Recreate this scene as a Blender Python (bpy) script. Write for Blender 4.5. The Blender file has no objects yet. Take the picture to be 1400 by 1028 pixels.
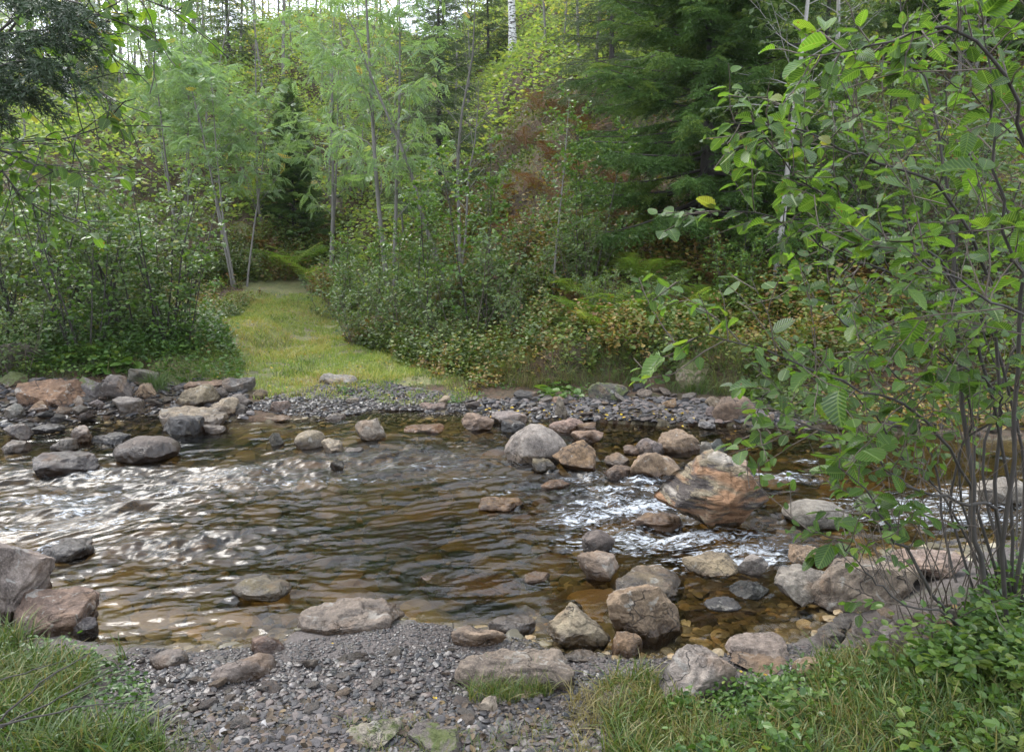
import bpy, math, random
import numpy as np
from math import radians, sin, cos, pi

# ------------------------------------------------------------------ camera, world, sun
scene = bpy.context.scene
COL = scene.collection
CAM_Z, F_PX, PITCH = 1.75, 1050.0, math.atan(184 / 1050.0)
cam_data = bpy.data.cameras.new('camera')
cam = bpy.data.objects.new('camera', cam_data)
COL.objects.link(cam)
cam.location = (0, 0, CAM_Z)
cam.rotation_euler = (pi / 2 - PITCH, 0, 0)
cam_data.sensor_width = 36.0
cam_data.lens = 36.0 * F_PX / 1400.0
cam_data.clip_start, cam_data.clip_end = 0.05, 600.0
scene.camera = cam

SUN_EL, SUN_AZ = 49.0, -46.0            # direction the light comes from, azimuth clockwise from +Y
world = bpy.data.worlds.new('World')
scene.world = world
world.use_nodes = True
wn, wl = world.node_tree.nodes, world.node_tree.links
wn.clear()
w_out = wn.new('ShaderNodeOutputWorld')
w_bg = wn.new('ShaderNodeBackground')
w_sky = wn.new('ShaderNodeTexSky')
w_sky.sky_type = 'NISHITA'
w_sky.sun_disc = False
w_sky.sun_elevation = radians(SUN_EL)
w_sky.sun_rotation = radians(SUN_AZ)
w_sky.air_density, w_sky.dust_density, w_sky.ozone_density = 1.0, 6.0, 1.0
w_mix = wn.new('ShaderNodeMix')          # thin high overcast: the sky's blue washed towards cloud white
w_mix.data_type = 'RGBA'
w_mix.inputs[0].default_value = 0.74
w_mix.inputs[7].default_value = (10.6, 11.8, 13.6, 1)
wl.new(w_sky.outputs[0], w_mix.inputs[6])
wl.new(w_mix.outputs[2], w_bg.inputs[0])
w_bg.inputs[1].default_value = 0.15
wl.new(w_bg.outputs[0], w_out.inputs[0])

sun_data = bpy.data.lights.new('sun', 'SUN')
sun_data.energy, sun_data.angle, sun_data.color = 1.5, radians(22), (1.0, 0.975, 0.93)
sun = bpy.data.objects.new('sun', sun_data)
COL.objects.link(sun)
az, el = radians(SUN_AZ), radians(SUN_EL)
sun.location = (sin(az) * cos(el) * 30, cos(az) * cos(el) * 30, sin(el) * 30)
sun.rotation_euler = (pi / 2 - el, 0, pi - az)

scene.view_settings.view_transform = 'Standard'
scene.view_settings.look = 'None'
scene.view_settings.exposure = 1.0
scene.view_settings.gamma = 1.0
scene.cycles.max_bounces = 7
scene.cycles.diffuse_bounces = 3
scene.cycles.glossy_bounces = 3
scene.cycles.transmission_bounces = 4
scene.cycles.transparent_max_bounces = 6
scene.cycles.caustics_reflective = False
scene.cycles.caustics_refractive = False
scene.cycles.use_denoising = True

# ------------------------------------------------------------------ helpers
CP, SP = cos(PITCH), sin(PITCH)
def ray(px, py):
    """direction of a photograph pixel (1400 x 1028 frame)"""
    a, b = (px - 700.0) / F_PX, (514.0 - py) / F_PX
    return np.array([a, CP + b * SP, -SP + b * CP])
def at(px, py, z=0.0):
    d = ray(px, py)
    t = (z - CAM_Z) / d[2]
    return np.array([0, 0, CAM_Z]) + d * t
def P(px, py, D):
    """point in front of the camera along a pixel's direction, D metres forward"""
    d = ray(px, py)
    return np.array([0, 0, CAM_Z]) + d * (D / d[1])
def on_ground(px, py):
    d = ray(px, py)
    t = np.concatenate([np.arange(1.5, 14, 0.02), np.arange(14, 70, 0.1)])
    X, Y, Z = d[0] * t, d[1] * t, CAM_Z + d[2] * t
    g = np.maximum(hgt(X, Y), wlevel(X, Y) * ((Y > yn(X)) & (Y < yf(X))) - 5 * ~((Y > yn(X)) & (Y < yf(X))))
    k = np.argmax(Z < g)
    return np.array([X[k], Y[k], g[k]])

def _hash(ix, iy, iz, seed):
    h = (ix.astype(np.int64) * 374761393 + iy.astype(np.int64) * 668265263 + iz.astype(np.int64) * 2147483647 % 4294967291 + seed * 974634777)
    h &= 0xFFFFFFFF
    h = ((h ^ (h >> 13)) * 1274126177) & 0xFFFFFFFF
    h = ((h ^ (h >> 16)) * 2246822519) & 0xFFFFFFFF
    return ((h ^ (h >> 15)) & 0xFFFFFF) / float(0xFFFFFF) * 2 - 1
def noise(x, y, z=0.0, seed=0):
    x, y = np.asarray(x, float), np.asarray(y, float)
    z = np.zeros_like(x) + z
    ix, iy, iz = np.floor(x), np.floor(y), np.floor(z)
    fx, fy, fz = x - ix, y - iy, z - iz
    u, v, w = [f * f * f * (f * (f * 6 - 15) + 10) for f in (fx, fy, fz)]
    r = 0
    for dx in (0, 1):
        for dy in (0, 1):
            for dz in (0, 1):
                r = r + _hash(ix + dx, iy + dy, iz + dz, seed) * (u if dx else 1 - u) * (v if dy else 1 - v) * (w if dz else 1 - w)
    return r
def fbm(x, y, z=0.0, seed=0, oct=3, gain=0.5):
    r, a, s = 0, 1.0, 1.0
    for k in range(oct):
        r = r + a * noise(np.asarray(x) * s, np.asarray(y) * s, np.asarray(z) * s, seed + k * 17)
        a *= gain; s *= 2.03
    return r
def sstep(x, a, b):
    t = np.clip((np.asarray(x, float) - a) / (b - a), 0, 1)
    return t * t * (3 - 2 * t)

class Acc:
    """collects vertices, faces and per-vertex values, and links them as one mesh object"""
    def __init__(self):
        self.V, self.Q, self.T, self.R, self.U, self.n = [], [], [], [], [], 0
    def add(self, V, Q=None, T=None, rnd=None, uv=None):
        V = np.asarray(V, float).reshape(-1, 3)
        if Q is not None and len(Q): self.Q.append(np.asarray(Q).reshape(-1, 4) + self.n)
        if T is not None and len(T): self.T.append(np.asarray(T).reshape(-1, 3) + self.n)
        self.V.append(V)
        self.R.append(np.zeros(len(V)) + (0 if rnd is None else rnd))
        self.U.append(np.zeros((len(V), 3)) if uv is None else uv)
        self.n += len(V)
        return self
    def inst(self, tv, tq, tt, M, pos, rnd, size=None):
        """template copies: M (N,3,3) with columns = axes, pos (N,3)"""
        tv = np.asarray(tv, float); N, k = len(pos), len(tv)
        if N == 0: return self
        if size is not None: M = M * np.asarray(size).reshape(-1, 1, 1)
        V = np.einsum('nij,kj->nki', M, tv) + pos[:, None, :]
        off = (np.arange(N) * k)[:, None, None]
        Q = (np.asarray(tq)[None] + off).reshape(-1, 4) if len(tq) else None
        T = (np.asarray(tt)[None] + off).reshape(-1, 3) if len(tt) else None
        return self.add(V.reshape(-1, 3), Q, T, np.repeat(np.asarray(rnd), k), np.tile(tv, (N, 1)))
    def mesh(self, name, mat, smooth=True, uv=False):
        V = np.concatenate(self.V)
        Q = np.concatenate(self.Q) if self.Q else np.zeros((0, 4), int)
        T = np.concatenate(self.T) if self.T else np.zeros((0, 3), int)
        me = bpy.data.meshes.new(name)
        nq, nt = len(Q), len(T)
        me.vertices.add(len(V)); me.vertices.foreach_set('co', V.astype(np.float32).ravel())
        me.loops.add(nq * 4 + nt * 3)
        me.loops.foreach_set('vertex_index', np.concatenate([Q.ravel(), T.ravel()]).astype(np.int32))
        me.polygons.add(nq + nt)
        me.polygons.foreach_set('loop_start', np.concatenate([np.arange(nq) * 4, nq * 4 + np.arange(nt) * 3]).astype(np.int32))
        me.polygons.foreach_set('use_smooth', np.full(nq + nt, smooth))
        a = me.attributes.new('rnd', 'FLOAT', 'POINT'); a.data.foreach_set('value', np.concatenate(self.R).astype(np.float32))
        if uv:
            a = me.attributes.new('luv', 'FLOAT_VECTOR', 'POINT'); a.data.foreach_set('vector', np.concatenate(self.U).astype(np.float32).ravel())
        me.update()
        if mat: me.materials.append(mat)
        return me
    def build(self, name, mat, parent=None, smooth=True, uv=False, loc=None):
        o = bpy.data.objects.new(name, self.mesh(name, mat, smooth, uv))
        COL.objects.link(o)
        if parent: o.parent = parent
        if loc is not None: o.location = loc
        return o

def tag(o, label=None, cat=None, group=None, kind=None):
    if label: o['label'] = label
    if cat: o['category'] = cat
    if group: o['group'] = group
    if kind: o['kind'] = kind
    return o
def empty(name, loc=(0, 0, 0), rz=0.0, s=1.0):
    o = bpy.data.objects.new(name, None); COL.objects.link(o)
    o.empty_display_size = 0.2
    o.location = loc; o.rotation_euler = (0, 0, rz); o.scale = (s, s, s)
    return o
def dup(root, loc, rz=0.0, s=1.0, label=None, group=None):
    r = root.copy(); COL.objects.link(r)
    r.location = loc; r.rotation_euler = (0, 0, rz)
    r.scale = (s, s, s) if np.isscalar(s) else s
    if label: r['label'] = label
    if group: r['group'] = group
    for ch in list(root.children):
        c = ch.copy(); COL.objects.link(c); c.parent = r
        for g in list(ch.children):
            d = g.copy(); COL.objects.link(d); d.parent = c
    return r

# ------------------------------------------------------------------ materials
class NT:
    def __init__(self, name):
        self.m = bpy.data.materials.new(name); self.m.use_nodes = True
        self.t = self.m.node_tree; self.t.nodes.clear()
        self.out = self.n('ShaderNodeOutputMaterial')
    def n(self, t, **kw):
        o = self.t.nodes.new(t)
        for k, v in kw.items(): setattr(o, k, v)
        return o
    def l(self, a, b): self.t.links.new(a, b)
    def set(self, s, v):
        if isinstance(v, bpy.types.NodeSocket): self.l(v, s)
        else: s.default_value = v
    def noise(self, scale, vec=None, detail=4, rough=0.55, dist=0.0):
        o = self.n('ShaderNodeTexNoise'); o.inputs['Scale'].default_value = scale
        o.inputs['Detail'].default_value = detail; o.inputs['Roughness'].default_value = rough
        o.inputs['Distortion'].default_value = dist
        if vec: self.l(vec, o.inputs['Vector'])
        return o.outputs[0]
    def ramp(self, fac, stops, interp='LINEAR'):
        o = self.n('ShaderNodeValToRGB'); o.color_ramp.interpolation = interp
        e = o.color_ramp.elements
        while len(e) < len(stops): e.new(0.5)
        for i, (p, c) in enumerate(stops):
            e[i].position = p
            e[i].color = (*c, 1) if not np.isscalar(c) else (c, c, c, 1)
        self.l(fac, o.inputs[0])
        return o.outputs[0]
    def mix(self, f, a, b, mode='MIX'):
        o = self.n('ShaderNodeMix'); o.data_type = 'RGBA'; o.blend_type = mode
        self.set(o.inputs[0], f)
        for s, v in ((o.inputs[6], a), (o.inputs[7], b)):
            self.set(s, (*v, 1) if isinstance(v, tuple) and len(v) == 3 else v)
        return o.outputs[2]
    def math(self, op, a, b=0.0, clamp=False):
        o = self.n('ShaderNodeMath'); o.operation = op; o.use_clamp = clamp
        self.set(o.inputs[0], a); self.set(o.inputs[1], b)
        return o.outputs[0]
    def attr(self, name, out='Fac'):
        o = self.n('ShaderNodeAttribute'); o.attribute_name = name
        return o.outputs[out]
    def bump(self, h, strength=0.5, dist=0.01, normal=None):
        o = self.n('ShaderNodeBump'); self.l(h, o.inputs['Height'])
        self.set(o.inputs['Strength'], strength); o.inputs['Distance'].default_value = dist
        if normal: self.l(normal, o.inputs['Normal'])
        return o.outputs[0]
    def obj(self): return self.n('ShaderNodeTexCoord').outputs['Object']
    def pos(self): return self.n('ShaderNodeNewGeometry').outputs['Position']
    def bsdf(self, color, rough=0.7, normal=None, spec=0.5):
        o = self.n('ShaderNodeBsdfPrincipled')
        self.set(o.inputs['Base Color'], (*color, 1) if isinstance(color, tuple) else color)
        self.set(o.inputs['Roughness'], rough)
        self.set(o.inputs['Specular IOR Level'], spec)
        if normal: self.l(normal, o.inputs['Normal'])
        return o.outputs[0]
    def surf(self, s): self.l(s, self.out.inputs[0]); return self.m

def leaf_mat(name, stops, rough=0.38, trans=0.35, tboost=1.5, veins=False, spec=0.5):
    t = NT(name)
    c = t.ramp(t.attr('rnd'), stops)
    nz = t.noise(2.3, t.pos(), 2)
    c = t.mix(t.math('MULTIPLY', nz, 0.35), c, (0.06, 0.08, 0.03))
    hs = t.n('ShaderNodeHueSaturation'); hs.inputs['Saturation'].default_value = 1.08; t.l(c, hs.inputs['Color']); c = hs.outputs[0]
    nrm = None
    if veins:
        luv = t.attr('luv', 'Vector')
        sep = t.n('ShaderNodeSeparateXYZ'); t.l(luv, sep.inputs[0])
        ay = t.math('ABSOLUTE', sep.outputs[1])
        ph = t.math('SUBTRACT', sep.outputs[0], t.math('MULTIPLY', ay, 0.75))
        w = t.math('ABSOLUTE', t.math('SINE', t.math('MULTIPLY', ph, 27.0)))
        mid = t.math('MULTIPLY', ay, 22.0, True)
        h = t.math('MULTIPLY', t.math('POWER', w, 0.5), mid)
        nrm = t.bump(h, 0.7, 0.002)
        c = t.mix(t.math('SUBTRACT', 1.0, h, True), c, t.mix(0.35, c, (0.25, 0.35, 0.08)))
        sp = t.noise(60.0, t.pos(), 2)
        c = t.mix(t.math('GREATER_THAN', sp, 0.70), c, (0.13, 0.07, 0.02))
    b = t.bsdf(c, rough, nrm, spec)
    tr = t.n('ShaderNodeBsdfTranslucent')
    tc = t.mix(1.0, c, (tboost * 1.0, tboost * 1.0, tboost * 0.5), 'MULTIPLY')
    t.l(t.mix(.12, tc, t.mix(1.0, tc, (.9, .9, 1.6), 'MULTIPLY')), tr.inputs[0])
    if nrm: t.l(nrm, tr.inputs['Normal'])
    m = t.n('ShaderNodeMixShader'); m.inputs[0].default_value = trans
    t.l(b, m.inputs[1]); t.l(tr.outputs[0], m.inputs[2])
    return t.surf(m.outputs[0])

def bark_mat(name, c1, c2, scale=30, stretch=0.25, patches=None):
    t = NT(name)
    mp = t.n('ShaderNodeMapping'); mp.inputs['Scale'].default_value = (1, 1, stretch); t.l(t.obj(), mp.inputs[0])
    n1 = t.noise(scale, mp.outputs[0], 5)
    c = t.mix(n1, c1, c2)
    if patches:
        mp2 = t.n('ShaderNodeMapping'); mp2.inputs['Scale'].default_value = (1, 1, 3.0); t.l(t.obj(), mp2.inputs[0])
        n2 = t.noise(7, mp2.outputs[0], 4)
        c = t.mix(t.ramp(n2, [(0.50, 0.0), (0.56, 1.0)]), c, patches)
    return t.surf(t.bsdf(c, 0.8, t.bump(n1, 0.6, 0.01)))

def rock_mat(name, moss=0.0, strata=0.0, wet=0.045, lichen=0.5):
    t = NT(name)
    oi = t.n('ShaderNodeObjectInfo')
    v = t.n('ShaderNodeVectorMath'); v.operation = 'ADD'
    t.l(t.obj(), v.inputs[0])
    sc = t.n('ShaderNodeVectorMath'); sc.operation = 'SCALE'; sc.inputs['Scale'].default_value = 1.0
    rv = t.n('ShaderNodeCombineXYZ'); r10 = t.math('MULTIPLY', oi.outputs['Random'], 37.0)
    t.l(r10, rv.inputs[0]); t.l(r10, rv.inputs[1]); t.l(rv.outputs[0], v.inputs[1])
    vec = v.outputs[0]
    base = oi.outputs['Color']
    n1 = t.noise(6, vec, 6, 0.6, 0.4)
    n2 = t.noise(28, vec, 5, 0.65)
    n3 = t.noise(120, vec, 3, 0.7)
    c = t.mix(t.ramp(n1, [(0.38, 0.0), (0.62, 1.0)]), t.mix(1.0, base, (0.60, 0.56, 0.53), 'MULTIPLY'), t.mix(1.0, base, (1.28, 1.22, 1.13), 'MULTIPLY'))
    c = t.mix(t.ramp(n2, [(0.36, 0.0), (0.64, 1.0)]), t.mix(1.0, c, (0.48, 0.46, 0.45), 'MULTIPLY'), c)
    c = t.mix(t.math('MULTIPLY', t.ramp(n3, [(0.5, 0.0), (0.68, 1.0)]), 0.5), c, t.mix(1.0, base, (1.5, 1.45, 1.4), 'MULTIPLY'))
    if lichen > 0:
        nl = t.noise(13, vec, 5, 0.6, 0.8)
        c = t.mix(t.math('MULTIPLY', t.ramp(nl, [(0.60, 0.0), (0.66, 1.0)]), lichen), c, (0.30, 0.285, 0.25))
        nr = t.noise(4.3, vec, 4, 0.6)
        c = t.mix(t.math('MULTIPLY', t.ramp(nr, [(0.56, 0.0), (0.68, 1.0)]), 0.40), c, (0.19, 0.11, 0.055))
    bh = t.math('ADD', t.math('MULTIPLY', n2, 0.7), t.math('MULTIPLY', n3, 0.25))
    vo = t.n('ShaderNodeTexVoronoi'); vo.feature = 'DISTANCE_TO_EDGE'; vo.inputs['Scale'].default_value = 5.5
    wv = t.mix(0.12, vec, t.n('ShaderNodeTexNoise').outputs[1]); t.l(wv, vo.inputs['Vector'])
    ck = t.math('MULTIPLY', t.ramp(vo.outputs['Distance'], [(0.0, 1.0), (0.022, 0.0)]), t.ramp(t.noise(3.1, vec, 2), [(0.48, 0.0), (0.60, 1.0)]))
    c = t.mix(t.math('MULTIPLY', ck, 0.7), c, (0.035, 0.03, 0.027)); bh = t.math('SUBTRACT', bh, t.math('MULTIPLY', ck, 0.8))
    if strata > 0:
        mp = t.n('ShaderNodeMapping'); mp.inputs['Rotation'].default_value = (0.35, 0.75, 0.2); t.l(t.obj(), mp.inputs[0])
        mp.inputs['Scale'].default_value = (0.25, 0.25, 1.0)
        ns = t.noise(22, mp.outputs[0], 5, 0.6, 0.3)
        nb = t.noise(8, mp.outputs[0], 3, 0.6, 0.2)
        c = t.mix(t.math('MULTIPLY', t.ramp(ns, [(0.47, 1.0), (0.53, 0.0)]), strata), c, (0.055, 0.042, 0.035))
        c = t.mix(t.math('MULTIPLY', t.ramp(nb, [(0.52, 0.0), (0.60, 1.0)]), strata), c, (0.26, 0.14, 0.07))
        c = t.mix(t.math('MULTIPLY', t.ramp(nb, [(0.36, 1.0), (0.44, 0.0)]), strata * .8), c, (0.40, 0.35, 0.29))
        bh = t.math('ADD', bh, t.math('MULTIPLY', ns, 3.0))
    sep = t.n('ShaderNodeSeparateXYZ'); t.l(t.pos(), sep.inputs[0])
    wz = t.math('ADD', sep.outputs[2], t.math('MULTIPLY', t.math('SUBTRACT', t.noise(9, t.pos(), 3), 0.5), 0.09))
    wetf = t.ramp(t.math('MULTIPLY', wz, 5.0), [(0.0, 1.0), (max(0.01, wet * 5), 1.0), (wet * 5 + 0.12, 0.0)])
    c = t.mix(wetf, c, t.mix(1.0, c, (0.40, 0.34, 0.27), 'MULTIPLY'))
    rough = t.math('SUBTRACT', 0.82, t.math('MULTIPLY', wetf, 0.52))
    if moss > 0:
        geo = t.n('ShaderNodeNewGeometry'); sn = t.n('ShaderNodeSeparateXYZ'); t.l(geo.outputs['Normal'], sn.inputs[0])
        mf = t.math('MULTIPLY', t.ramp(t.noise(7, vec, 5, 0.7), [(0.60 - moss * 0.25, 0.0), (0.68 - moss * 0.25, 1.0)]), t.ramp(sn.outputs[2], [(0.1, 0.0), (0.55, 1.0)]))
        mc = t.mix(t.noise(70, vec, 3), (0.035, 0.045, 0.010), (0.085, 0.095, 0.02))
        c = t.mix(mf, c, mc)
    return t.surf(t.bsdf(c, rough, t.bump(bh, 1.0, 0.022)))

def pebble_mat(name, stops, wet=None, rough=0.75):
    t = NT(name)
    c = t.ramp(t.attr('rnd'), stops)
    n = t.noise(90, t.pos(), 4, 0.65)
    c = t.mix(t.ramp(n, [(0.4, 0.0), (0.62, 1.0)]), t.mix(1.0, c, (0.68, 0.66, 0.65), 'MULTIPLY'), c)
    r = rough
    if wet is not None:
        sep = t.n('ShaderNodeSeparateXYZ'); t.l(t.pos(), sep.inputs[0])
        wz = t.math('ADD', sep.outputs[2], t.math('MULTIPLY', t.math('SUBTRACT', t.noise(5, t.pos(), 3), 0.5), 0.05))
        wf = t.ramp(t.math('MULTIPLY', wz, 8.0), [(wet * 8, 1.0), (wet * 8 + 0.3, 0.0)])
        c = t.mix(wf, c, t.mix(1.0, c, (0.42, 0.38, 0.36), 'MULTIPLY'))
        r = t.math('SUBTRACT', rough, t.math('MULTIPLY', wf, 0.42))
    return t.surf(t.bsdf(c, r, t.bump(n, 0.5, 0.004)))

STONE = [(0.0, (0.02, 0.02, 0.021)), (0.3, (0.048, 0.044, 0.044)), (0.6, (0.085, 0.072, 0.067)), (0.8, (0.135, 0.112, 0.10)), (0.9, (0.12, 0.08, 0.062)), (0.97, (0.24, 0.22, 0.20)), (1.0, (0.36, 0.34, 0.33))]
AMBER = [(0.0, (0.045, 0.04, 0.024)), (0.4, (0.11, 0.09, 0.048)), (0.7, (0.17, 0.135, 0.07)), (0.88, (0.25, 0.165, 0.075)), (1.0, (0.36, 0.32, 0.22))]
M = dict(
    rock=rock_mat('rock'), rock_moss=rock_mat('mossy_rock', moss=1.0), rock_moss2=rock_mat('lightly_mossy_rock', moss=0.55),
    rock_strata=rock_mat('layered_rock', strata=1.0, lichen=0.1, wet=0.07), rock_clean=rock_mat('smooth_rock', lichen=0.0),
    gravel=pebble_mat('gravel_stone', STONE, wet=0.055), bedstone=pebble_mat('river_stone', AMBER, rough=0.5),
    dirt_litter=leaf_mat('dead_leaf', [(0, (0.04, 0.025, 0.02)), (0.5, (0.085, 0.05, 0.035)), (0.9, (0.12, 0.075, 0.05)), (1, (0.25, 0.16, 0.05))], 0.7, 0.1, 1.0),
    yellow_leaf=leaf_mat('fallen_yellow_leaf', [(0, (0.42, 0.26, 0.04)), (0.7, (0.55, 0.38, 0.05)), (1, (0.5, 0.18, 0.03))], 0.5, 0.25, 1.1),
    grass=leaf_mat('grass_blade', [(0, (0.03, 0.055, 0.012)), (0.4, (0.065, 0.11, 0.02)), (0.62, (0.11, 0.155, 0.035)), (0.78, (0.20, 0.18, 0.06)), (1, (0.27, 0.20, 0.09))], 0.45, 0.3, 1.2),
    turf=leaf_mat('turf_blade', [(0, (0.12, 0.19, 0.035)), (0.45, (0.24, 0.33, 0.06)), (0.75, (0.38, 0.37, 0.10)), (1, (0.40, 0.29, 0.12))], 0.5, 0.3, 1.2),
    herb=leaf_mat('herb_leaf', [(0, (0.035, 0.075, 0.016)), (0.5, (0.065, 0.13, 0.026)), (0.85, (0.12, 0.19, 0.04)), (1, (0.17, 0.21, 0.045))], 0.4, 0.35, 1.4),
    cover=leaf_mat('undergrowth_leaf', [(0, (0.04, 0.065, 0.014)), (0.35, (0.09, 0.135, 0.026)), (0.62, (0.16, 0.20, 0.04)), (0.76, (0.20, 0.14, 0.045)), (0.9, (0.16, 0.07, 0.032)), (1, (0.30, 0.21, 0.06))], 0.5, 0.3, 1.2),
    alder=leaf_mat('alder_leaf', [(0, (0.05, 0.10, 0.022)), (0.5, (0.09, 0.165, 0.035)), (0.9, (0.15, 0.23, 0.045)), (1, (0.28, 0.25, 0.05))], 0.32, 0.35, 1.6),
    alder_near=leaf_mat('near_alder_leaf', [(0, (0.016, 0.038, 0.010)), (0.45, (0.036, 0.080, 0.015)), (0.82, (0.07, 0.14, 0.022)), (0.95, (0.14, 0.19, 0.03)), (1, (0.17, 0.09, 0.03))], 0.36, 0.42, 2.5, True, spec=.45),
    willow=leaf_mat('willow_leaf', [(0, (0.065, 0.10, 0.04)), (0.5, (0.11, 0.165, 0.06)), (0.85, (0.17, 0.22, 0.07)), (1, (0.30, 0.26, 0.07))], 0.5, 0.35, 1.4, spec=0.5),
    rowan=leaf_mat('rowan_leaf', [(0, (0.12, 0.18, 0.08)), (0.6, (0.20, 0.30, 0.14)), (0.93, (0.29, 0.40, 0.19)), (1, (0.45, 0.32, 0.07))], 0.40, 0.45, 1.7, spec=0.7),
    birch=leaf_mat('birch_leaf', [(0, (0.12, 0.18, 0.055)), (0.6, (0.22, 0.29, 0.09)), (0.9, (0.34, 0.36, 0.10)), (1, (0.52, 0.38, 0.07))], 0.45, 0.5, 1.9),
    birch_yellow=leaf_mat('yellowing_birch_leaf', [(0, (0.22, 0.26, 0.05)), (0.45, (0.34, 0.36, 0.09)), (0.75, (0.50, 0.40, 0.09)), (1, (0.62, 0.36, 0.07))], 0.45, 0.5, 1.5),
    needle_dark=leaf_mat('shaded_spruce_needle', [(0, (0.012, 0.026, 0.009)), (0.6, (0.024, 0.050, 0.015)), (1, (0.04, 0.08, 0.02))], 0.6, 0.1, 1.2),  # darker copy of the spruce needle: backlit shade put into the colour
    needle=leaf_mat('spruce_needle', [(0, (0.035, 0.07, 0.018)), (0.5, (0.08, 0.15, 0.035)), (1, (0.18, 0.25, 0.05))], 0.65, 0.18, 1.4, spec=.25),
    needle_pale=leaf_mat('pale_spruce_needle', [(0, (0.04, 0.07, 0.02)), (0.6, (0.07, 0.11, 0.03)), (1, (0.12, 0.15, 0.045))], 0.5, 0.2, 1.3),
    fern=leaf_mat('fern_frond', [(0, (0.09, 0.15, 0.03)), (0.55, (0.16, 0.25, 0.05)), (0.85, (0.26, 0.31, 0.07)), (1, (0.44, 0.30, 0.08))], 0.5, 0.45, 1.6),
    fern_brown=leaf_mat('withered_fern', [(0, (0.09, 0.035, 0.02)), (0.6, (0.19, 0.085, 0.04)), (1, (0.34, 0.20, 0.07))], 0.6, 0.25, 1.2),
    bark_grey=bark_mat('grey_bark', (0.09, 0.08, 0.066), (0.21, 0.19, 0.165), 40, 0.3),
    bark_pale=bark_mat('pale_bark', (0.19, 0.175, 0.15), (0.40, 0.375, 0.34), 40, 0.5),
    bark_dark=bark_mat('dark_bark', (0.022, 0.018, 0.015), (0.06, 0.05, 0.04), 30, 0.3),
    bark_twig=bark_mat('twig_bark', (0.05, 0.038, 0.028), (0.13, 0.10, 0.075), 60, 0.3),
    bark_birch=bark_mat('birch_bark', (0.50, 0.48, 0.45), (0.72, 0.70, 0.67), 20, 2.0, (0.06, 0.05, 0.045)),
    wood_dead=bark_mat('dead_wood', (0.08, 0.055, 0.04), (0.24, 0.19, 0.15), 30, 0.3),
)

# ------------------------------------------------------------------ terrain
def _line(px, left, right):
    pts = [at(a, b, 0.0)[:2] for a, b in px]
    return np.array(left + [tuple(p) for p in pts] + right)
NEAR = _line([(5, 862), (120, 876), (210, 890), (300, 893), (380, 886), (412, 858), (470, 856), (560, 848), (640, 866), (700, 880), (770, 898), (850, 915), (950, 905), (1040, 912), (1110, 888), (1150, 850)],
             [(-80, 3.6), (-12, 3.5), (-5, 3.35)], [(2.05, 4.0), (3.2, 4.15), (6, 3.9), (14, 2.0), (80, -10)])
FAR = _line([(0, 572), (110, 566), (210, 556), (310, 566), (420, 567), (520, 562), (620, 562), (720, 574), (820, 578), (920, 584), (1040, 590), (1180, 596), (1400, 612)],
            [(-80, 6.0), (-12, 7.2)], [(8, 6.4), (16, 4.5), (80, -4)])
FOOT = np.array([(-80, 4), (-25, 9.5), (-12, 12.5), (-7.5, 16.5), (-4.5, 19.5), (-3.0, 18.5), (-1.8, 14.5), (-0.6, 12.0), (0.8, 10.2), (3, 9.6), (8, 8.6), (20, 6.5), (80, 0)])
def yn(x): return np.interp(x, NEAR[:, 0], NEAR[:, 1])
def yf(x): return np.interp(x, FAR[:, 0], FAR[:, 1])
def yfoot(x): return np.interp(x, FOOT[:, 0], FOOT[:, 1])
def wlevel(x, y):
    """still level of the stream: a small step down through the rapids and another at the left"""
    s = x - 0.30 * (y - 4.6)
    return 0.055 * sstep(s, 0.55, 1.6) - 0.07 * sstep(-x + 0.25 * (y - 5), 2.0, 2.9)
def hgt(x, y):
    x, y = np.asarray(x, float), np.asarray(y, float)
    n1 = fbm(x * 1.1, y * 1.1, 0, 3, 3); n2 = fbm(x * 5, y * 5, 0, 9, 3)
    a, b = yn(x) - y, y - yf(x)
    near = 0.012 + 0.075 * a + 0.07 * sstep(a, 0.2, 1.0) * sstep(-x, 1.0, 1.9) + 0.16 * sstep(a, 0.05, 0.8) * sstep(x, 0.35, 1.5) + n2 * 0.012
    near = np.minimum(near, 0.6 + 0.01 * a) + wlevel(x, y) * np.exp(-np.maximum(a, 0) * 3)
    dd = np.minimum(-a, -b)
    bed = -0.01 - 0.27 * (1 - np.exp(-np.maximum(dd, 0) / 0.55)) - 0.16 * np.exp(-((x + 0.7) / 0.9) ** 2 - ((y - 4.3) / 0.55) ** 2) - 0.10 * np.exp(-((x + 1.6) / 1.0) ** 2 - ((y - 4.7) / 0.7) ** 2) + n1 * 0.03 + n2 * 0.025 + wlevel(x, y)
    rightb = sstep(x, -0.4, 0.7); leftb = sstep(-x, 3.3, 4.2)
    far = 0.012 + 0.085 * np.minimum(b, 1.3) + 0.02 * np.maximum(b - 1.3, 0) \
        + rightb * (0.36 * sstep(b + 0.15 * n1, 1.05, 1.35)) + leftb * 0.22 * sstep(b + 0.2 * n1, 0.8, 1.7) + n2 * 0.012 + n1 * 0.03 * sstep(b, 0, 1)
    far = far + wlevel(x, y) * np.exp(-np.maximum(b, 0) * 2.5)
    h = (y - yfoot(x)) * 0.86
    hd = np.log1p(np.exp(np.clip(h / 0.8, -30, 30))) * 0.8
    hill = (0.56 - 0.17 * sstep(-x, 9, 15)) * np.minimum(hd, 20) + (0.12 - .06 * sstep(-x, 9, 15)) * np.maximum(hd - 20, 0)
    hill = hill + sstep(h, 0, 3) * (0.28 * fbm(x * 0.45, y * 0.45, 0, 21, 3) + 0.10 * n1)
    far = far + hill
    return np.where(a > 0, near, np.where(b > 0, far, bed))

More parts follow.
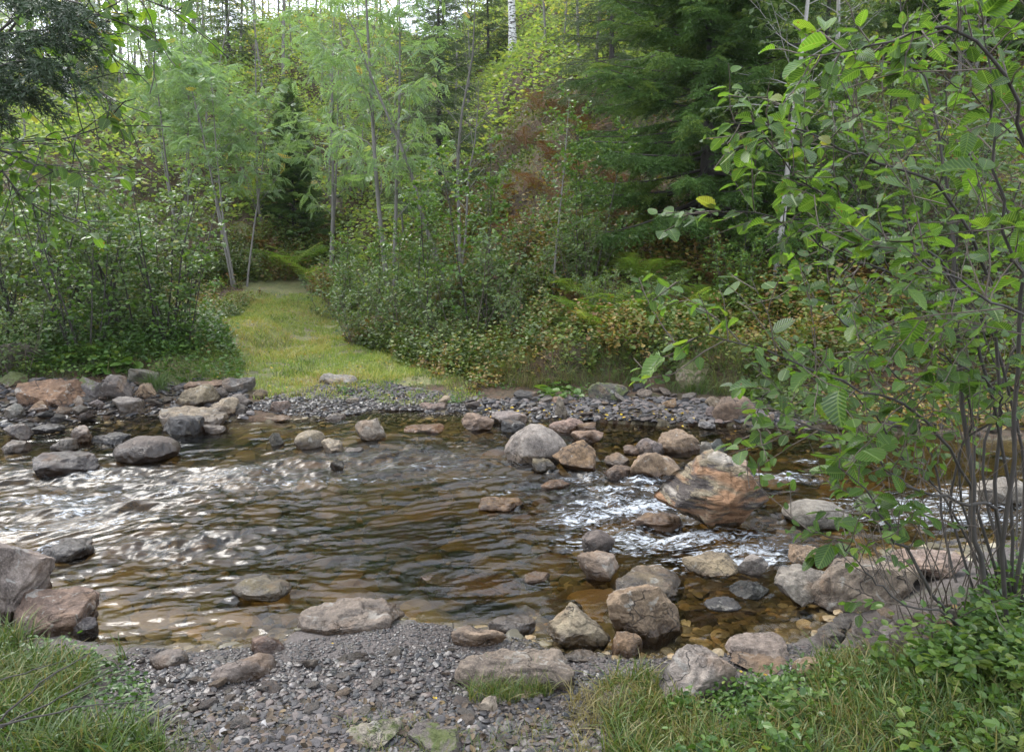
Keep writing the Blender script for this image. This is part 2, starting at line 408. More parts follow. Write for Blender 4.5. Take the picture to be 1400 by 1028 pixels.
def axis(segs):
    out = [segs[0][0]]
    for a, b, st in segs:
        n = max(1, int(round((b - a) / st))); out += list(np.linspace(a, b, n + 1)[1:])
    return np.array(out)
gx = axis([(-90, -30, 3), (-30, -12, 0.5), (-12, -6, 0.1), (-6, 5, 0.03), (5, 12, 0.1), (12, 30, 0.5), (30, 90, 3)])
gy = axis([(-30, -4, 1.5), (-4, 1.2, 0.2), (1.2, 9.8, 0.03), (9.8, 14, 0.06), (14, 28, 0.16), (28, 50, 0.6), (50, 140, 4)])
GX, GY = np.meshgrid(gx, gy)
GZ = hgt(GX.ravel(), GY.ravel())
GV = np.stack([GX.ravel(), GY.ravel(), GZ], 1)
nx, ny = len(gx), len(gy)
I = np.arange(nx * ny).reshape(ny, nx)
GQ = np.stack([I[:-1, :-1], I[:-1, 1:], I[1:, 1:], I[1:, :-1]], -1).reshape(-1, 4)
FC = GV[GQ].mean(1)
PATH_L = np.array([(7.8, -4.4), (10, -4.3), (13, -4.8), (16, -5.6), (18.5, -6.4), (22, -8)])
PATH_R = np.array([(7.8, -0.5), (10, -0.9), (13, -1.7), (16, -2.9), (18.5, -3.9), (22, -5)])
def on_path(x, y, m=0.0):
    l, r = np.interp(y, PATH_L[:, 0], PATH_L[:, 1]), np.interp(y, PATH_R[:, 0], PATH_R[:, 1])
    return (x > l + m) & (x < r - m) & (y > yf(x)) & (y < 20)
fa, fb = yn(FC[:, 0]) - FC[:, 1], FC[:, 1] - yf(FC[:, 0])
reg = np.where(fa > 0, 0, np.where(fb <= 0, 1, np.where(on_path(FC[:, 0], FC[:, 1]) & (fb > 0.9), 2, 3)))

def ground_mat(name, cs, scale=3.0, fine=45, bumpd=0.02, rough=0.9):
    t = NT(name)
    n1 = t.noise(scale, t.pos(), 5, 0.65, 0.3)
    c = t.ramp(n1, [(0.32, cs[0]), (0.44, cs[1]), (0.55, cs[2]), (0.68, cs[3])])
    n2 = t.noise(fine, t.pos(), 5, 0.7)
    c = t.mix(t.ramp(n2, [(0.38, 0.0), (0.62, 1.0)]), t.mix(1.0, c, (0.5, 0.48, 0.46), 'MULTIPLY'), c)
    return t.surf(t.bsdf(c, rough, t.bump(n2, 0.9, bumpd)))
gm = [ground_mat('bank_soil', [(0.05, 0.04, 0.035), (0.09, 0.072, 0.062), (0.12, 0.10, 0.09), (0.08, 0.075, 0.05)], 2.5, 80, 0.008),
      ground_mat('river_bed', [(0.03, 0.025, 0.012), (0.08, 0.062, 0.028), (0.12, 0.09, 0.04), (0.08, 0.06, 0.03)], 2.0, 25, 0.03, 0.6),
      ground_mat('path_soil', [(0.12, 0.10, 0.055), (0.13, 0.14, 0.045), (0.18, 0.17, 0.06), (0.16, 0.13, 0.08)], 2.0, 40, 0.012),
      ground_mat('forest_floor', [(0.035, 0.035, 0.012), (0.07, 0.05, 0.022), (0.10, 0.055, 0.028), (0.06, 0.065, 0.018)], 1.4, 22, 0.05)]
for k, nm in enumerate(['ground', 'riverbed', 'path', 'hillside']):
    q = GQ[reg == k]
    used = np.unique(q); remap = np.zeros(nx * ny, int); remap[used] = np.arange(len(used))
    o = Acc().add(GV[used], remap[q]).build(nm, gm[k])
    tag(o, kind='structure')

# ------------------------------------------------------------------ water
def water_obj():
    wx = axis([(-26, -7, 0.12), (-7, -4.5, 0.03), (-4.5, 3.2, 0.0125), (3.2, 7, 0.03), (7, 22, 0.15)])
    wy = axis([(-2, 2.4, 0.1), (2.4, 5.2, 0.0125), (5.2, 8.8, 0.02)])
    X, Y = np.meshgrid(wx, wy); x, y = X.ravel(), Y.ravel()
    ang = radians(14)                                   # the current runs from the upper right to the lower left
    wob = 0.25 * noise(x * 0.9, y * 0.9, 0, 5)
    u, v = x * cos(ang) + y * sin(ang) + wob, -x * sin(ang) + y * cos(ang) + wob * 0.6
    rap = np.zeros_like(x); foam = np.zeros_like(x); hump = np.zeros_like(x)
    def spot(px, py, rx, ry, rot=0.0):
        c = at(px, py, 0.0); dx, dy = x - c[0], y - c[1]
        cr, sr = cos(rot), sin(rot)
        return np.exp(-((dx * cr + dy * sr) / rx) ** 2 - ((-dx * sr + dy * cr) / ry) ** 2)
    for a in [(860, 690, .75, .42), (960, 730, .7, .35), (1060, 760, .5, .35), (800, 650, .6, .3), (1040, 665, .5, .15), (130, 690, .75, .45), (300, 650, 1.2, .5), (230, 745, .6, .25), (560, 630, 1.2, .6), (60, 640, .9, .4), (900, 650, .5, .3)]:
        rap = np.maximum(rap, spot(*a))
    for px, py, rx, ry, s, rot in [(870, 700, .30, .08, 1.2, .15), (930, 745, .35, .05, 1.2, .2), (820, 690, .2, .05, 1.0, .2), (1020, 780, .3, .05, 1.1, .1), (560, 640, .5, .05, .28, .1), (420, 660, .7, .06, .30, .1), (640, 655, .3, .04, .4, .1), (850, 672, .26, .09, 1.1, .1), (795, 655, .14, .04, .55, .1), (800, 712, .20, .07, 1.0, .2), (770, 700, .10, .05, .4, 0), (855, 736, .30, .06, .9, .1), (905, 690, .25, .07, .8, .1), (880, 660, .12, .05, .9, 0),
                               (960, 752, .34, .06, .85, .15), (1010, 765, .26, .06, .9, .1), (1060, 770, .2, .06, .9, 0), (900, 738, .3, .05, .8, .2), (1045, 662, .28, .035, .9, .05), (1075, 668, .18, .03, .8, 0), (690, 672, .14, .05, .4, 0),
                               (620, 672, .10, .03, .3, 0), (105, 690, .12, .06, .9, .6), (125, 670, .2, .05, .8, .9), (60, 668, .25, .08, .6, .3), (85, 750, .16, .05, .8, .1), (160, 706, .3, .05, .5, .2), (35, 712, .3, .06, .5, 0),
                               (790, 748, .12, .05, .5, 0), (940, 775, .2, .04, .6, 0), (1100, 640, .1, .05, .5, 0), (330, 645, .35, .08, .30, .1), (250, 665, .4, .07, .34, .1), (500, 598, .12, .02, .5, 0), (735, 632, .12, .03, .5, 0), (128, 632, .12, .04, .7, 0),
                               (1250, 700, .5, .12, .7, 0), (1380, 690, .5, .15, .9, 0), (1300, 720, .5, .1, .7, 0), (870, 925, .05, .06, .5, 0), (150, 640, .25, .04, .5, 0), (220, 610, .3, .03, .35, 0), (900, 720, .5, .12, .35, .2)]:
        foam = np.maximum(foam, s * spot(px, py, rx * 1.1, ry * 1.25, rot))
    for px, py, rx, ry, s in [(75, 750, .16, .07, .07), (75, 690, .16, .08, .05), (330, 665, .25, .06, .02), (905, 700, .25, .08, .03), (870, 655, .14, .06, .04), (960, 745, .3, .06, .03), (850, 680, .2, .05, .04), (800, 705, .16, .05, .035), (690, 690, .16, .06, .012)]:
        hump = np.maximum(hump, s * spot(px, py, rx, ry))
    w = wlevel(x, y) + hump
    calm = 1 - 0.55 * np.exp(-((x + 0.2) / 1.6) ** 2 - ((y - 7.6) / 0.8) ** 2) - 0.45 * np.exp(-((x - 0.1) / 0.7) ** 2 - ((y - 4.0) / 0.55) ** 2)
    w += 1.9 * calm * (0.0042 * noise(u * 1.9, v * 4.0, 0, 11) + 0.0042 * noise(u * 5.0, v * 11, 0, 12) + 0.0020 * noise(u * 10 + wob * 3, v * 24, 0, 13) + 0.0009 * noise(u * 26, v * 48, 0, 14))
    w += 1.6 * rap * (0.018 * noise(u * 3.0, v * 6, 0, 15) + 0.011 * noise(u * 7, v * 13, 0, 16) + 0.007 * noise(u * 15, v * 24, 0, 17) + 0.004 * noise(u * 32, v * 50, 0, 18))
    w += foam * (0.012 * np.abs(noise(u * 22, v * 30, 0, 19)) + 0.007 * np.abs(noise(u * 50, v * 60, 0, 20)))
    keep = np.ones(len(x), bool)
    I = np.arange(len(x)).reshape(len(wy), len(wx))
    Q = np.stack([I[:-1, :-1], I[:-1, 1:], I[1:, 1:], I[1:, :-1]], -1).reshape(-1, 4)
    fx, fy = x[Q].mean(1), y[Q].mean(1)
    Q = Q[(fy > yn(fx) - 0.22) & (fy < yf(fx) + 0.25)]
    used = np.unique(Q); rm = np.zeros(len(x), int); rm[used] = np.arange(len(used))
    t = NT('stream_water')
    mp = t.n('ShaderNodeMapping'); mp.inputs['Rotation'].default_value = (0, 0, -ang); mp.inputs['Scale'].default_value = (0.42, 1.0, 1.0); t.l(t.pos(), mp.inputs[0])
    n1 = t.noise(30, mp.outputs[0], 3, 0.55, 0.3); n2 = t.noise(9, mp.outputs[0], 2, 0.5, 0.5)
    bmp = t.bump(t.math('ADD', t.math('MULTIPLY', n1, 0.25), n2), 0.8, 0.010)
    fr = t.n('ShaderNodeFresnel'); fr.inputs[0].default_value = 1.333; t.l(bmp, fr.inputs['Normal'])
    tr = t.n('ShaderNodeBsdfTransparent')
    dep = t.n('ShaderNodeSeparateXYZ'); t.l(t.attr('luv', 'Vector'), dep.inputs[0])     # metres of tea coloured water below each point
    t.l(t.ramp(dep.outputs[0], [(0.0, (.97, .93, .86)), (.06, (.86, .77, .60)), (.16, (.66, .56, .36)), (.30, (.43, .34, .18)), (.5, (.24, .18, .09))]), tr.inputs[0])
    gl = t.n('ShaderNodeBsdfGlossy'); t.l(t.math('ADD', 0.09, t.math('MULTIPLY', dep.outputs[1], 0.22)), gl.inputs['Roughness']); t.l(bmp, gl.inputs['Normal'])
    mx = t.n('ShaderNodeMixShader'); t.l(t.math('MULTIPLY', fr.outputs[0], 1.0, True), mx.inputs[0]); t.l(tr.outputs[0], mx.inputs[1]); t.l(gl.outputs[0], mx.inputs[2])
    fo = t.bsdf((0.46, 0.48, 0.50), 0.5, bmp)
    ftr = t.n('ShaderNodeBsdfTransparent')
    fm = t.attr('rnd')
    f1 = t.noise(38, mp.outputs[0], 6, 0.72, 0.8)
    ff = t.math('ADD', t.math('MULTIPLY', fm, 0.75), t.math('MULTIPLY', t.math('SUBTRACT', f1, 0.5), 4.6))
    ff = t.math('MULTIPLY', t.math('SUBTRACT', ff, 0.34), 1.5, True)
    ff = t.math('MULTIPLY', ff, t.math('MULTIPLY', fm, 6.0, True))
    mf = t.n('ShaderNodeMixShader'); t.l(t.math('MULTIPLY', ff, 0.85), mf.inputs[0]); t.l(mx.outputs[0], mf.inputs[1]); t.l(fo, mf.inputs[2])
    m = t.surf(mf.outputs[0])
    dp = np.zeros((len(used), 3)); dp[:, 0] = np.maximum(w[used] - hgt(x[used], y[used]), 0); dp[:, 1] = rap[used]
    o = Acc().add(np.stack([x, y, w], 1)[used], rm[Q], rnd=foam[used], uv=dp).build('water', m, uv=True)
    tag(o, kind='structure')
water_obj()
# ------------------------------------------------------------------ stones
def ico(sub):
    t = (1 + 5 ** .5) / 2
    V = [(-1, t, 0), (1, t, 0), (-1, -t, 0), (1, -t, 0), (0, -1, t), (0, 1, t), (0, -1, -t), (0, 1, -t), (t, 0, -1), (t, 0, 1), (-t, 0, -1), (-t, 0, 1)]
    F = [(0, 11, 5), (0, 5, 1), (0, 1, 7), (0, 7, 10), (0, 10, 11), (1, 5, 9), (5, 11, 4), (11, 10, 2), (10, 7, 6), (7, 1, 8), (3, 9, 4), (3, 4, 2), (3, 2, 6), (3, 6, 8), (3, 8, 9), (4, 9, 5), (2, 4, 11), (6, 2, 10), (8, 6, 7), (9, 8, 1)]
    V = [np.array(v) / np.linalg.norm(v) for v in V]
    for _ in range(sub):
        mid, F2 = {}, []
        def m(a, b):
            k = (min(a, b), max(a, b))
            if k not in mid:
                p = V[a] + V[b]; V.append(p / np.linalg.norm(p)); mid[k] = len(V) - 1
            return mid[k]
        for a, b, c in F:
            ab, bc, ca = m(a, b), m(b, c), m(c, a)
            F2 += [(a, ab, ca), (b, bc, ab), (c, ca, bc), (ab, bc, ca)]
        F = F2
    return np.array(V), np.array(F)
ICO = {k: ico(k) for k in (1, 2, 3, 4, 5)}
def rot(rx, ry, rz):
    cx, sx, cy, sy, cz, sz = cos(rx), sin(rx), cos(ry), sin(ry), cos(rz), sin(rz)
    return np.array([[cz, -sz, 0], [sz, cz, 0], [0, 0, 1]]) @ np.array([[cy, 0, sy], [0, 1, 0], [-sy, 0, cy]]) @ np.array([[1, 0, 0], [0, cx, -sx], [0, sx, cx]])
def rock_shape(seed, kind, size, tilt=(0, 0, 0), sub=4):
    """size = full width, depth, height of the stone; kind: round, ang, slab, lump"""
    r = np.random.RandomState(seed)
    V, F = ICO[sub]; V = V.copy()
    if kind == 'round': n, lo, hi = 5, .80, .95
    elif kind == 'lump': n, lo, hi = 13, .50, .84
    elif kind == 'slab': n, lo, hi = 9, .62, .88
    else: n, lo, hi = 13, .42, .74
    V = V + (0.22 if kind != 'round' else 0.10) * noise(V[:, 0] * 1.3 + seed, V[:, 1] * 1.3, V[:, 2] * 1.3, seed)[:, None] * V
    if kind == 'crag':           # the leaning boulder: outline planes in x-z, broken front and back faces
        pg = [(-1, -.30), (-.46, .86), (-.12, 1.05), (.34, .78), (.84, .02), (1.0, -.50), (.80, -.82), (.2, -1.05)]
        V = ICO[sub][0] * 1.6; n, lo, hi = 6, .80, 1.0
        for i in range(8):
            (x1, z1), (x2, z2) = pg[i], pg[(i + 1) % 8]; d = np.array([-(z2 - z1), 0, x2 - x1]); d = d / np.linalg.norm(d); d = d + np.array([0, r.uniform(-.25, .1), 0]); d /= np.linalg.norm(d)
            off = x1 * d[0] + z1 * d[2]; V = V - np.maximum(0, V @ d - off)[:, None] * d
        for d, off in (((-.35, -.75, .55), .62), ((.55, -.75, -.02), .60), ((.25, -.75, -.62), .50), ((-.5, -.8, -.2), .66), ((.62, -.55, -.5), .66), ((0, 1, .2), .7), ((.3, .8, -.3), .8)):
            d = np.array(d) / np.linalg.norm(d); V = V - np.maximum(0, V @ d - off)[:, None] * d
    for k in range(n):
        d = r.randn(3); d /= np.linalg.norm(d)
        if kind == 'slab' and k < 2: d = np.array([r.uniform(-.12, .12), r.uniform(-.12, .12), 1 if k == 0 else -1.]); d /= np.linalg.norm(d)
        off = r.uniform(lo, hi) * (0.75 if kind == 'slab' and k < 2 else 1)
        s = V @ d
        V = V - np.maximum(0, s - off)[:, None] * d * 0.97
    V /= np.abs(V).max(0)
    V = V @ rot(*tilt).T
    mn, mx = V.min(0), V.max(0)
    V = (V - (mn + mx) / 2) / ((mx - mn) / 2)
    L = max(size)
    N = V / np.linalg.norm(V, axis=1)[:, None]
    V = V * np.array(size) / 2
    a = {'round': 0.018, 'lump': 0.04}.get(kind, 0.036) * L
    q = V / L
    d = a * fbm(q[:, 0] * 3.5 + seed, q[:, 1] * 3.5, q[:, 2] * 3.5, seed, 2) + 0.45 * a * fbm(q[:, 0] * 13, q[:, 1] * 13, q[:, 2] * 13, seed + 5, 3)
    if kind != 'round':
        rg = 1 - np.abs(noise(q[:, 0] * 5, q[:, 1] * 5, q[:, 2] * 5 + seed, seed + 8)) * 6
        d = d - 0.6 * a * np.maximum(rg, 0)
    return V + N * d[:, None], F
CR = dict(tan=(.33, .265, .20), grey=(.22, .21, .205), dark=(.075, .075, .08), pink=(.275, .24, .21), rust=(.27, .175, .11), light=(.42, .38, .32), brown=(.22, .165, .125), purple=(.165, .145, .14),
         blue=(.27, .29, .32), amber=(.34, .19, .06), olive=(.17, .15, .09), warm=(.33, .275, .215), lgrey=(.32, .315, .30), wet=(.10, .085, .07))
C = {k: (v[0] * .66, v[1] * .60, v[2] * .535) for k, v in CR.items()}
used_seed = [100]
def rock(cx, by, w, h, kind, col, label, tilt=(0, 0, 0), mat='rock', dep=0.8, rz=None, seed=None, zoff=0.0, name='boulder', group=None, sub=4, sink=0.5, D=None, cat='rock'):
    used_seed[0] += 1
    seed = seed or used_seed[0]
    r = np.random.RandomState(seed)
    p = on_ground(cx, by) if D is None else P(cx, by, D)
    dist = math.hypot(p[1], CAM_Z - p[2]) * 1.0
    W = w * p[1] * 1.0 / F_PX * (1 / (CP + (514 - by) / F_PX * SP)) if False else w * (p[1] * CP + (CAM_Z - p[2]) * SP) / F_PX
    dp = W * dep
    phi = math.atan2(CAM_Z - p[2], p[1])
    happ = h * (p[1] * CP + (CAM_Z - p[2]) * SP) / F_PX
    H = max((happ - dp * sin(phi) * 0.62) / cos(phi), 0.30 * happ)
    Hf = H * (1 + sink)
    V, F = rock_shape(seed, kind, (W, dp, Hf), tilt, sub)
    o = Acc().add(V, None, F).build(name, M[mat])
    o.location = (p[0], p[1] + dp * 0.42, p[2] + H - Hf / 2 + zoff)
    o.rotation_euler = (0, 0, r.uniform(-.25, .25) if rz is None else rz)
    o.color = (*[c * r.uniform(.93, 1.07) for c in C[col]], 1)
    tag(o, label, cat, group)
    return o
R = rock
# midstream and rapids
big = R(982, 742, 144, 126, 'crag', 'warm', 'large rust and cream banded boulder standing tall in the white rapids', (0, 0, 0), 'rock_strata', .75, seed=7, sub=5, sink=.08, rz=0.0, zoff=.01)
R(733, 632, 86, 55, 'round', 'lgrey', 'big pale oval boulder midstream behind a small dark wedge stone', mat='rock', sub=5, seed=31)
R(716, 628, 36, 22, 'ang', 'dark', 'small dark slate wedge leaning on the big pale oval boulder', (0, .5, 0), zoff=.0, dep=.5)
R(787, 646, 62, 44, 'ang', 'rust', 'wet rust brown boulder tucked against the foot of the pale oval boulder', (0, -.3, 0))
R(903, 656, 74, 44, 'ang', 'tan', 'tan wedge shaped rock with dark wet underside upstream of the banded boulder', (0, -.35, .2), seed=47)
R(890, 624, 40, 26, 'ang', 'grey', 'grey angular rock behind the tan wedge shaped rock', (.2, .2, 0))
R(936, 619, 66, 30, 'slab', 'tan', 'flat topped tan slab between grey rocks upstream', (0, -.12, 0))
R(982, 619, 28, 22, 'ang', 'blue', 'small bluish grey block right of the flat tan slab')
R(966, 624, 20, 22, 'ang', 'grey', 'small dark grey stone squeezed beside the bluish grey block')
R(1012, 651, 56, 24, 'slab', 'warm', 'pinkish orange slab lying just behind the banded boulder', (0, .15, 0))
R(505, 602, 42, 31, 'lump', 'light', 'near white rounded boulder alone in calm water near the far shore', seed=52)
R(421, 613, 42, 26, 'round', 'pink', 'pinkish rounded boulder in a row of pale stones midstream')
R(376, 609, 21, 19, 'ang', 'lgrey', 'small pale grey pointed stone at the left end of the midstream row')
R(452, 621, 38, 22, 'ang', 'light', 'pale angular stone right of the pinkish rounded boulder', (0, .3, 0))
R(482, 623, 27, 11, 'slab', 'grey', 'thin flat grey stone at the right end of the midstream row')
R(459, 642, 22, 16, 'ang', 'wet', 'small dark pointed stone below the midstream row', (0, -.5, 0))
R(188, 633, 86, 40, 'round', 'purple', 'smooth wet brown egg shaped boulder at the head of the left riffle', mat='rock_clean', sub=5, seed=64)
R(77, 651, 88, 33, 'slab', 'wet', 'low black wet slab with white water curling round its end', (0, .1, 0))
R(108, 606, 26, 24, 'lump', 'light', 'pale knobbly stone perched behind the low black slab')
R(84, 616, 36, 18, 'slab', 'grey', 'squat grey stone left of the pale knobbly stone')
R(147, 607, 48, 15, 'slab', 'dark', 'dark tilted plate of rock left of the egg shaped boulder', (0, -.22, 0))
R(20, 600, 38, 22, 'slab', 'grey', 'grey tilted slab at the left edge in shallow water', (0, -.3, 0))
R(57, 592, 44, 12, 'slab', 'dark', 'thin dark plate lying beside the grey tilted slab')
R(14, 618, 42, 16, 'slab', 'grey', 'low grey slab half awash at the left edge')
R(686, 699, 64, 22, 'slab', 'amber', 'amber slab just awash in the middle of the stream', zoff=-.005, mat='rock_clean')
R(745, 646, 34, 18, 'slab', 'olive', 'wet brown flat rock below the pale oval boulder')
R(760, 668, 40, 14, 'slab', 'amber', 'thin amber stone in the foam below the wet brown flat rock', zoff=-.01)
R(848, 655, 40, 20, 'slab', 'brown', 'brown stone with foam on both sides at the head of the rapids', (0, .2, 0))
R(903, 722, 70, 28, 'slab', 'rust', 'rust coloured slab with water sliding over it left of the banded boulder', zoff=-.02)
R(845, 640, 34, 20, 'lump', 'brown', 'low brown stone between the oval boulder and the tan wedge', )
R(805, 606, 44, 22, 'lump', 'tan', 'tan rounded stone just upstream of the oval boulder')
R(866, 622, 26, 12, 'slab', 'rust', 'small flat rusty stone left of the grey angular rock')
R(820, 757, 46, 33, 'round', 'purple', 'round purple brown stone at the top of the near chain of boulders', mat='rock_clean')
R(819, 797, 58, 42, 'ang', 'pink', 'pinkish block with a flat cracked top below the round purple stone', (.1, .1, 0), seed=83)
R(886, 870, 104, 79, 'lump', 'tan', 'big tan brown boulder with furrowed face in the near chain', (0, .15, 0), seed=91, sub=5)
R(794, 884, 84, 54, 'lump', 'warm', 'cream and rust blotched boulder at the gravel edge', seed=95, sub=5)
R(860, 902, 44, 34, 'slab', 'rust', 'wet rusty flat stone wedged between two big boulders')
R(895, 815, 100, 38, 'slab', 'olive', 'long low wet slab with water running over behind the big tan boulder', zoff=-.02)
R(980, 787, 76, 30, 'slab', 'tan', 'tan slab tilted up to the right at the tail of the rapids', (0, -.25, 0), seed=104)
R(1030, 785, 42, 28, 'ang', 'lgrey', 'pale grey stone right of the tilted tan slab')
R(1030, 817, 54, 26, 'ang', 'dark', 'dark pointed wet rock in the shallows on the right', (0, -.45, 0), seed=112)
R(992, 836, 50, 12, 'slab', 'dark', 'thin layered dark plates barely above the shallows')
R(1122, 724, 90, 45, 'round', 'lgrey', 'smooth grey low boulder in the stream behind the leafy branches', mat='rock_clean', sub=5)
R(1112, 777, 52, 34, 'ang', 'warm', 'small rusty rock against the back of the large pinkish grey boulder')
R(1193, 832, 150, 76, 'lump', 'pink', 'large pinkish grey boulder under the alder stems', seed=121, sub=5)
R(1110, 829, 84, 52, 'ang', 'lgrey', 'pale grey flat faced rock leaning in front of the large pinkish boulder', (0, -.3, .3), seed=126, sub=5)
R(1290, 790, 90, 40, 'lump', 'light', 'pale rock behind the alder stems beside the far channel')
R(1378, 690, 70, 40, 'lump', 'lgrey', 'pale rock at the right edge seen through the leaves')
# near shore
R(-10, 852, 112, 128, 'lump', 'lgrey', 'huge pale grey boulder cut off by the left edge of the picture', seed=131, sub=5, dep=.9)
R(50, 870, 112, 60, 'ang', 'brown', 'brown grey boulder at the water beside the huge pale one', (0, -.25, 0), seed=135, sub=5)
R(80, 768, 70, 30, 'slab', 'wet', 'dark wet rock with white water pouring over it above the huge boulder', (0, .2, 0))
R(113, 874, 30, 30, 'ang', 'dark', 'small black pointed stone at the edge of the grass')
R(350, 822, 84, 34, 'round', 'olive', 'grey brown rounded rock half sunk in the glittering pool', sub=5)
R(474, 864, 148, 38, 'slab', 'pink', 'long pinkish brown slab lying along the waterline', seed=142, sub=5, dep=.55)
R(362, 898, 50, 30, 'lump', 'brown', 'brown stone standing in the water at the gravel edge')
R(330, 932, 92, 34, 'slab', 'grey', 'long layered grey stone like driftwood on the gravel', (0, -.28, 0), 'rock', dep=.4, rz=.35, seed=148)
R(225, 916, 50, 26, 'round', 'grey', 'round grey cobble sitting on the gravel left of the layered stone')
R(655, 886, 76, 28, 'slab', 'tan', 'low tan slab with an arched edge on the gravel by the water', seed=154, dep=.5)
R(700, 868, 68, 22, 'slab', 'grey', 'wet bluish grey flat stone at the waterline', dep=.6)
R(706, 946, 162, 50, 'slab', 'pink', 'long low pinkish brown boulder partly grown over by a grass tuft', seed=160, sub=5, dep=.5)
R(712, 958, 42, 14, 'slab', 'tan', 'small flat tan stone below the long low boulder')
R(855, 978, 78, 36, 'lump', 'grey', 'rough grey lichened rock among the grass near the bottom', mat='rock', seed=166)
R(958, 962, 112, 78, 'ang', 'lgrey', 'wide pale slab sloping into the grass beside the side channel', (0, -.3, .1), seed=171, sub=5)
R(1042, 906, 88, 36, 'slab', 'lgrey', 'flat grey slab above the brown stone by the side channel', (0, .1, 0), seed=174)
R(1048, 924, 80, 24, 'lump', 'brown', 'long brown stone in front of the flat grey slab')
R(1112, 928, 46, 28, 'round', 'tan', 'tan rounded stone half covered by leaves on the near bank')
R(506, 1022, 78, 38, 'lump', 'lgrey', 'pale mossy rock poking from the gravel at the bottom', mat='rock_moss2', seed=183)
R(592, 1034, 80, 38, 'lump', 'grey', 'grey mossy rock right beside the pale one at the bottom edge', mat='rock_moss2', seed=185)
R(795, 908, 44, 14, 'slab', 'grey', 'narrow grey stone beside the trickle below the blotched boulder')
R(668, 972, 30, 22, 'ang', 'light', 'small pale stone near the grass tuft on the gravel')
R(880, 1000, 40, 18, 'lump', 'tan', 'small tan stone in the dry grass at the bottom')
R(770, 838, 64, 20, 'slab', 'olive', 'olive stone under shallow water left of the blotched boulder', zoff=-.03)
R(660, 808, 110, 28, 'slab', 'amber', 'big amber slab under the water in the middle foreground', zoff=-.05)
R(550, 740, 130, 34, 'slab', 'amber', 'broad dark amber slab under the deep brown water', zoff=-.06)
R(610, 712, 60, 16, 'slab', 'rust', 'small rusty slab under water beyond the broad amber slab', zoff=-.05)
R(600, 800, 60, 26, 'slab', 'rust', 'reddish slab under water left of the big amber slab', zoff=-.06)
R(578, 592, 56, 12, 'slab', 'amber', 'amber slab just under calm water right of the near white boulder', zoff=-.01)
R(370, 575, 60, 10, 'slab', 'amber', 'orange slab shining under shallow water by the far left shore', zoff=-.01)
R(735, 795, 40, 18, 'slab', 'rust', 'small orange stone under water left of the pinkish block', zoff=-.03)
# far left shore
R(56, 558, 88, 40, 'ang', 'rust', 'big rust brown angular boulder on the far left shore', (0, .15, 0), seed=191, sub=5)
R(51, 567, 28, 20, 'ang', 'rust', 'small reddish brown stone at the foot of the big rust brown boulder')
R(118, 547, 44, 32, 'ang', 'grey', 'dark grey rock with a bright mossy tip on the left shore', mat='rock_moss2', tilt=(0, -.3, 0))
R(152, 549, 48, 38, 'ang', 'purple', 'purple brown block standing on edge on the left shore', (0, -.6, 0), seed=203)
R(190, 528, 44, 26, 'ang', 'grey', 'grey block behind the purple brown block')
R(167, 565, 50, 22, 'slab', 'lgrey', 'cracked pale stone at the water between shore rocks')
R(105, 556, 22, 16, 'lump', 'light', 'small white stone under the mossy tipped rock')
R(129, 560, 20, 14, 'lump', 'lgrey', 'small round pale stone left of the cracked pale stone')
R(196, 545, 36, 22, 'ang', 'tan', 'tan pointed rock between the purple block and the grass tuft')
R(258, 560, 60, 38, 'lump', 'warm', 'pale tan boulder at the back of the left shore trio', seed=214)
R(297, 572, 50, 30, 'lump', 'light', 'cream rounded boulder on the right of the left shore trio', seed=216)
R(254, 588, 102, 32, 'slab', 'warm', 'broad pale orange slab in front of the left shore trio', (0, .12, 0), seed=218, sub=5, dep=.6)
R(242, 594, 60, 28, 'slab', 'dark', 'dark layered stone leaning on the broad pale orange slab', (0, -.1, 0), seed=219)
R(292, 592, 32, 12, 'slab', 'grey', 'little grey plate at the right foot of the broad slab')
R(325, 557, 30, 20, 'ang', 'grey', 'grey cube shaped stone right of the cream boulder')
R(322, 538, 44, 24, 'ang', 'grey', 'lichened grey rock at the foot of the path')
R(276, 532, 58, 14, 'slab', 'tan', 'flat tan stone half buried behind the left shore trio')
R(296, 546, 30, 18, 'ang', 'purple', 'purple grey stone in front of the lichened rock')
R(354, 546, 22, 14, 'round', 'olive', 'greenish round cobble at the foot of the path')
R(381, 565, 28, 18, 'lump', 'pink', 'small pinkish stone at the waterline below the path')
R(20, 508, 66, 44, 'lump', 'wet', 'dark shaded boulder under the bushes at the left edge', mat='rock_moss2')
R(12, 530, 40, 22, 'lump', 'olive', 'mossy stone below the dark shaded boulder', mat='rock_moss')
R(12, 575, 30, 24, 'slab', 'grey', 'pointed grey plate standing at the left shore edge', (0, -.7, 0))
# far bank middle and right
R(457, 526, 54, 15, 'slab', 'lgrey', 'flat pale slab bedded in the foot of the grassy path', mat='rock', dep=.6)
R(457, 574, 30, 9, 'slab', 'pink', 'small reddish flat stone at the gravel edge in the water')
R(652, 588, 48, 26, 'lump', 'tan', 'pale tan boulder at the end of the far gravel bar', seed=232)
R(696, 580, 48, 18, 'slab', 'lgrey', 'long grey flat stone on the far shore right of the pale tan boulder')
R(701, 592, 34, 18, 'ang', 'dark', 'dark wet stone in front of the long grey flat stone')
R(778, 591, 52, 22, 'lump', 'warm', 'cream and orange stone on the far shore behind the oval boulder')
R(802, 592, 28, 14, 'slab', 'rust', 'orange sliver of stone right of the cream and orange one')
R(767, 572, 18, 30, 'ang', 'pink', 'pinkish stone standing upright on the far shore', dep=.5)
R(834, 549, 56, 26, 'lump', 'dark', 'dark mossy boulder at the foot of the far bank', mat='rock_moss2')
R(757, 553, 36, 14, 'ang', 'tan', 'tan angular stone below big green leaves on the far shore')
R(719, 546, 34, 12, 'slab', 'dark', 'flat slate grey stone at the foot of the far bank')
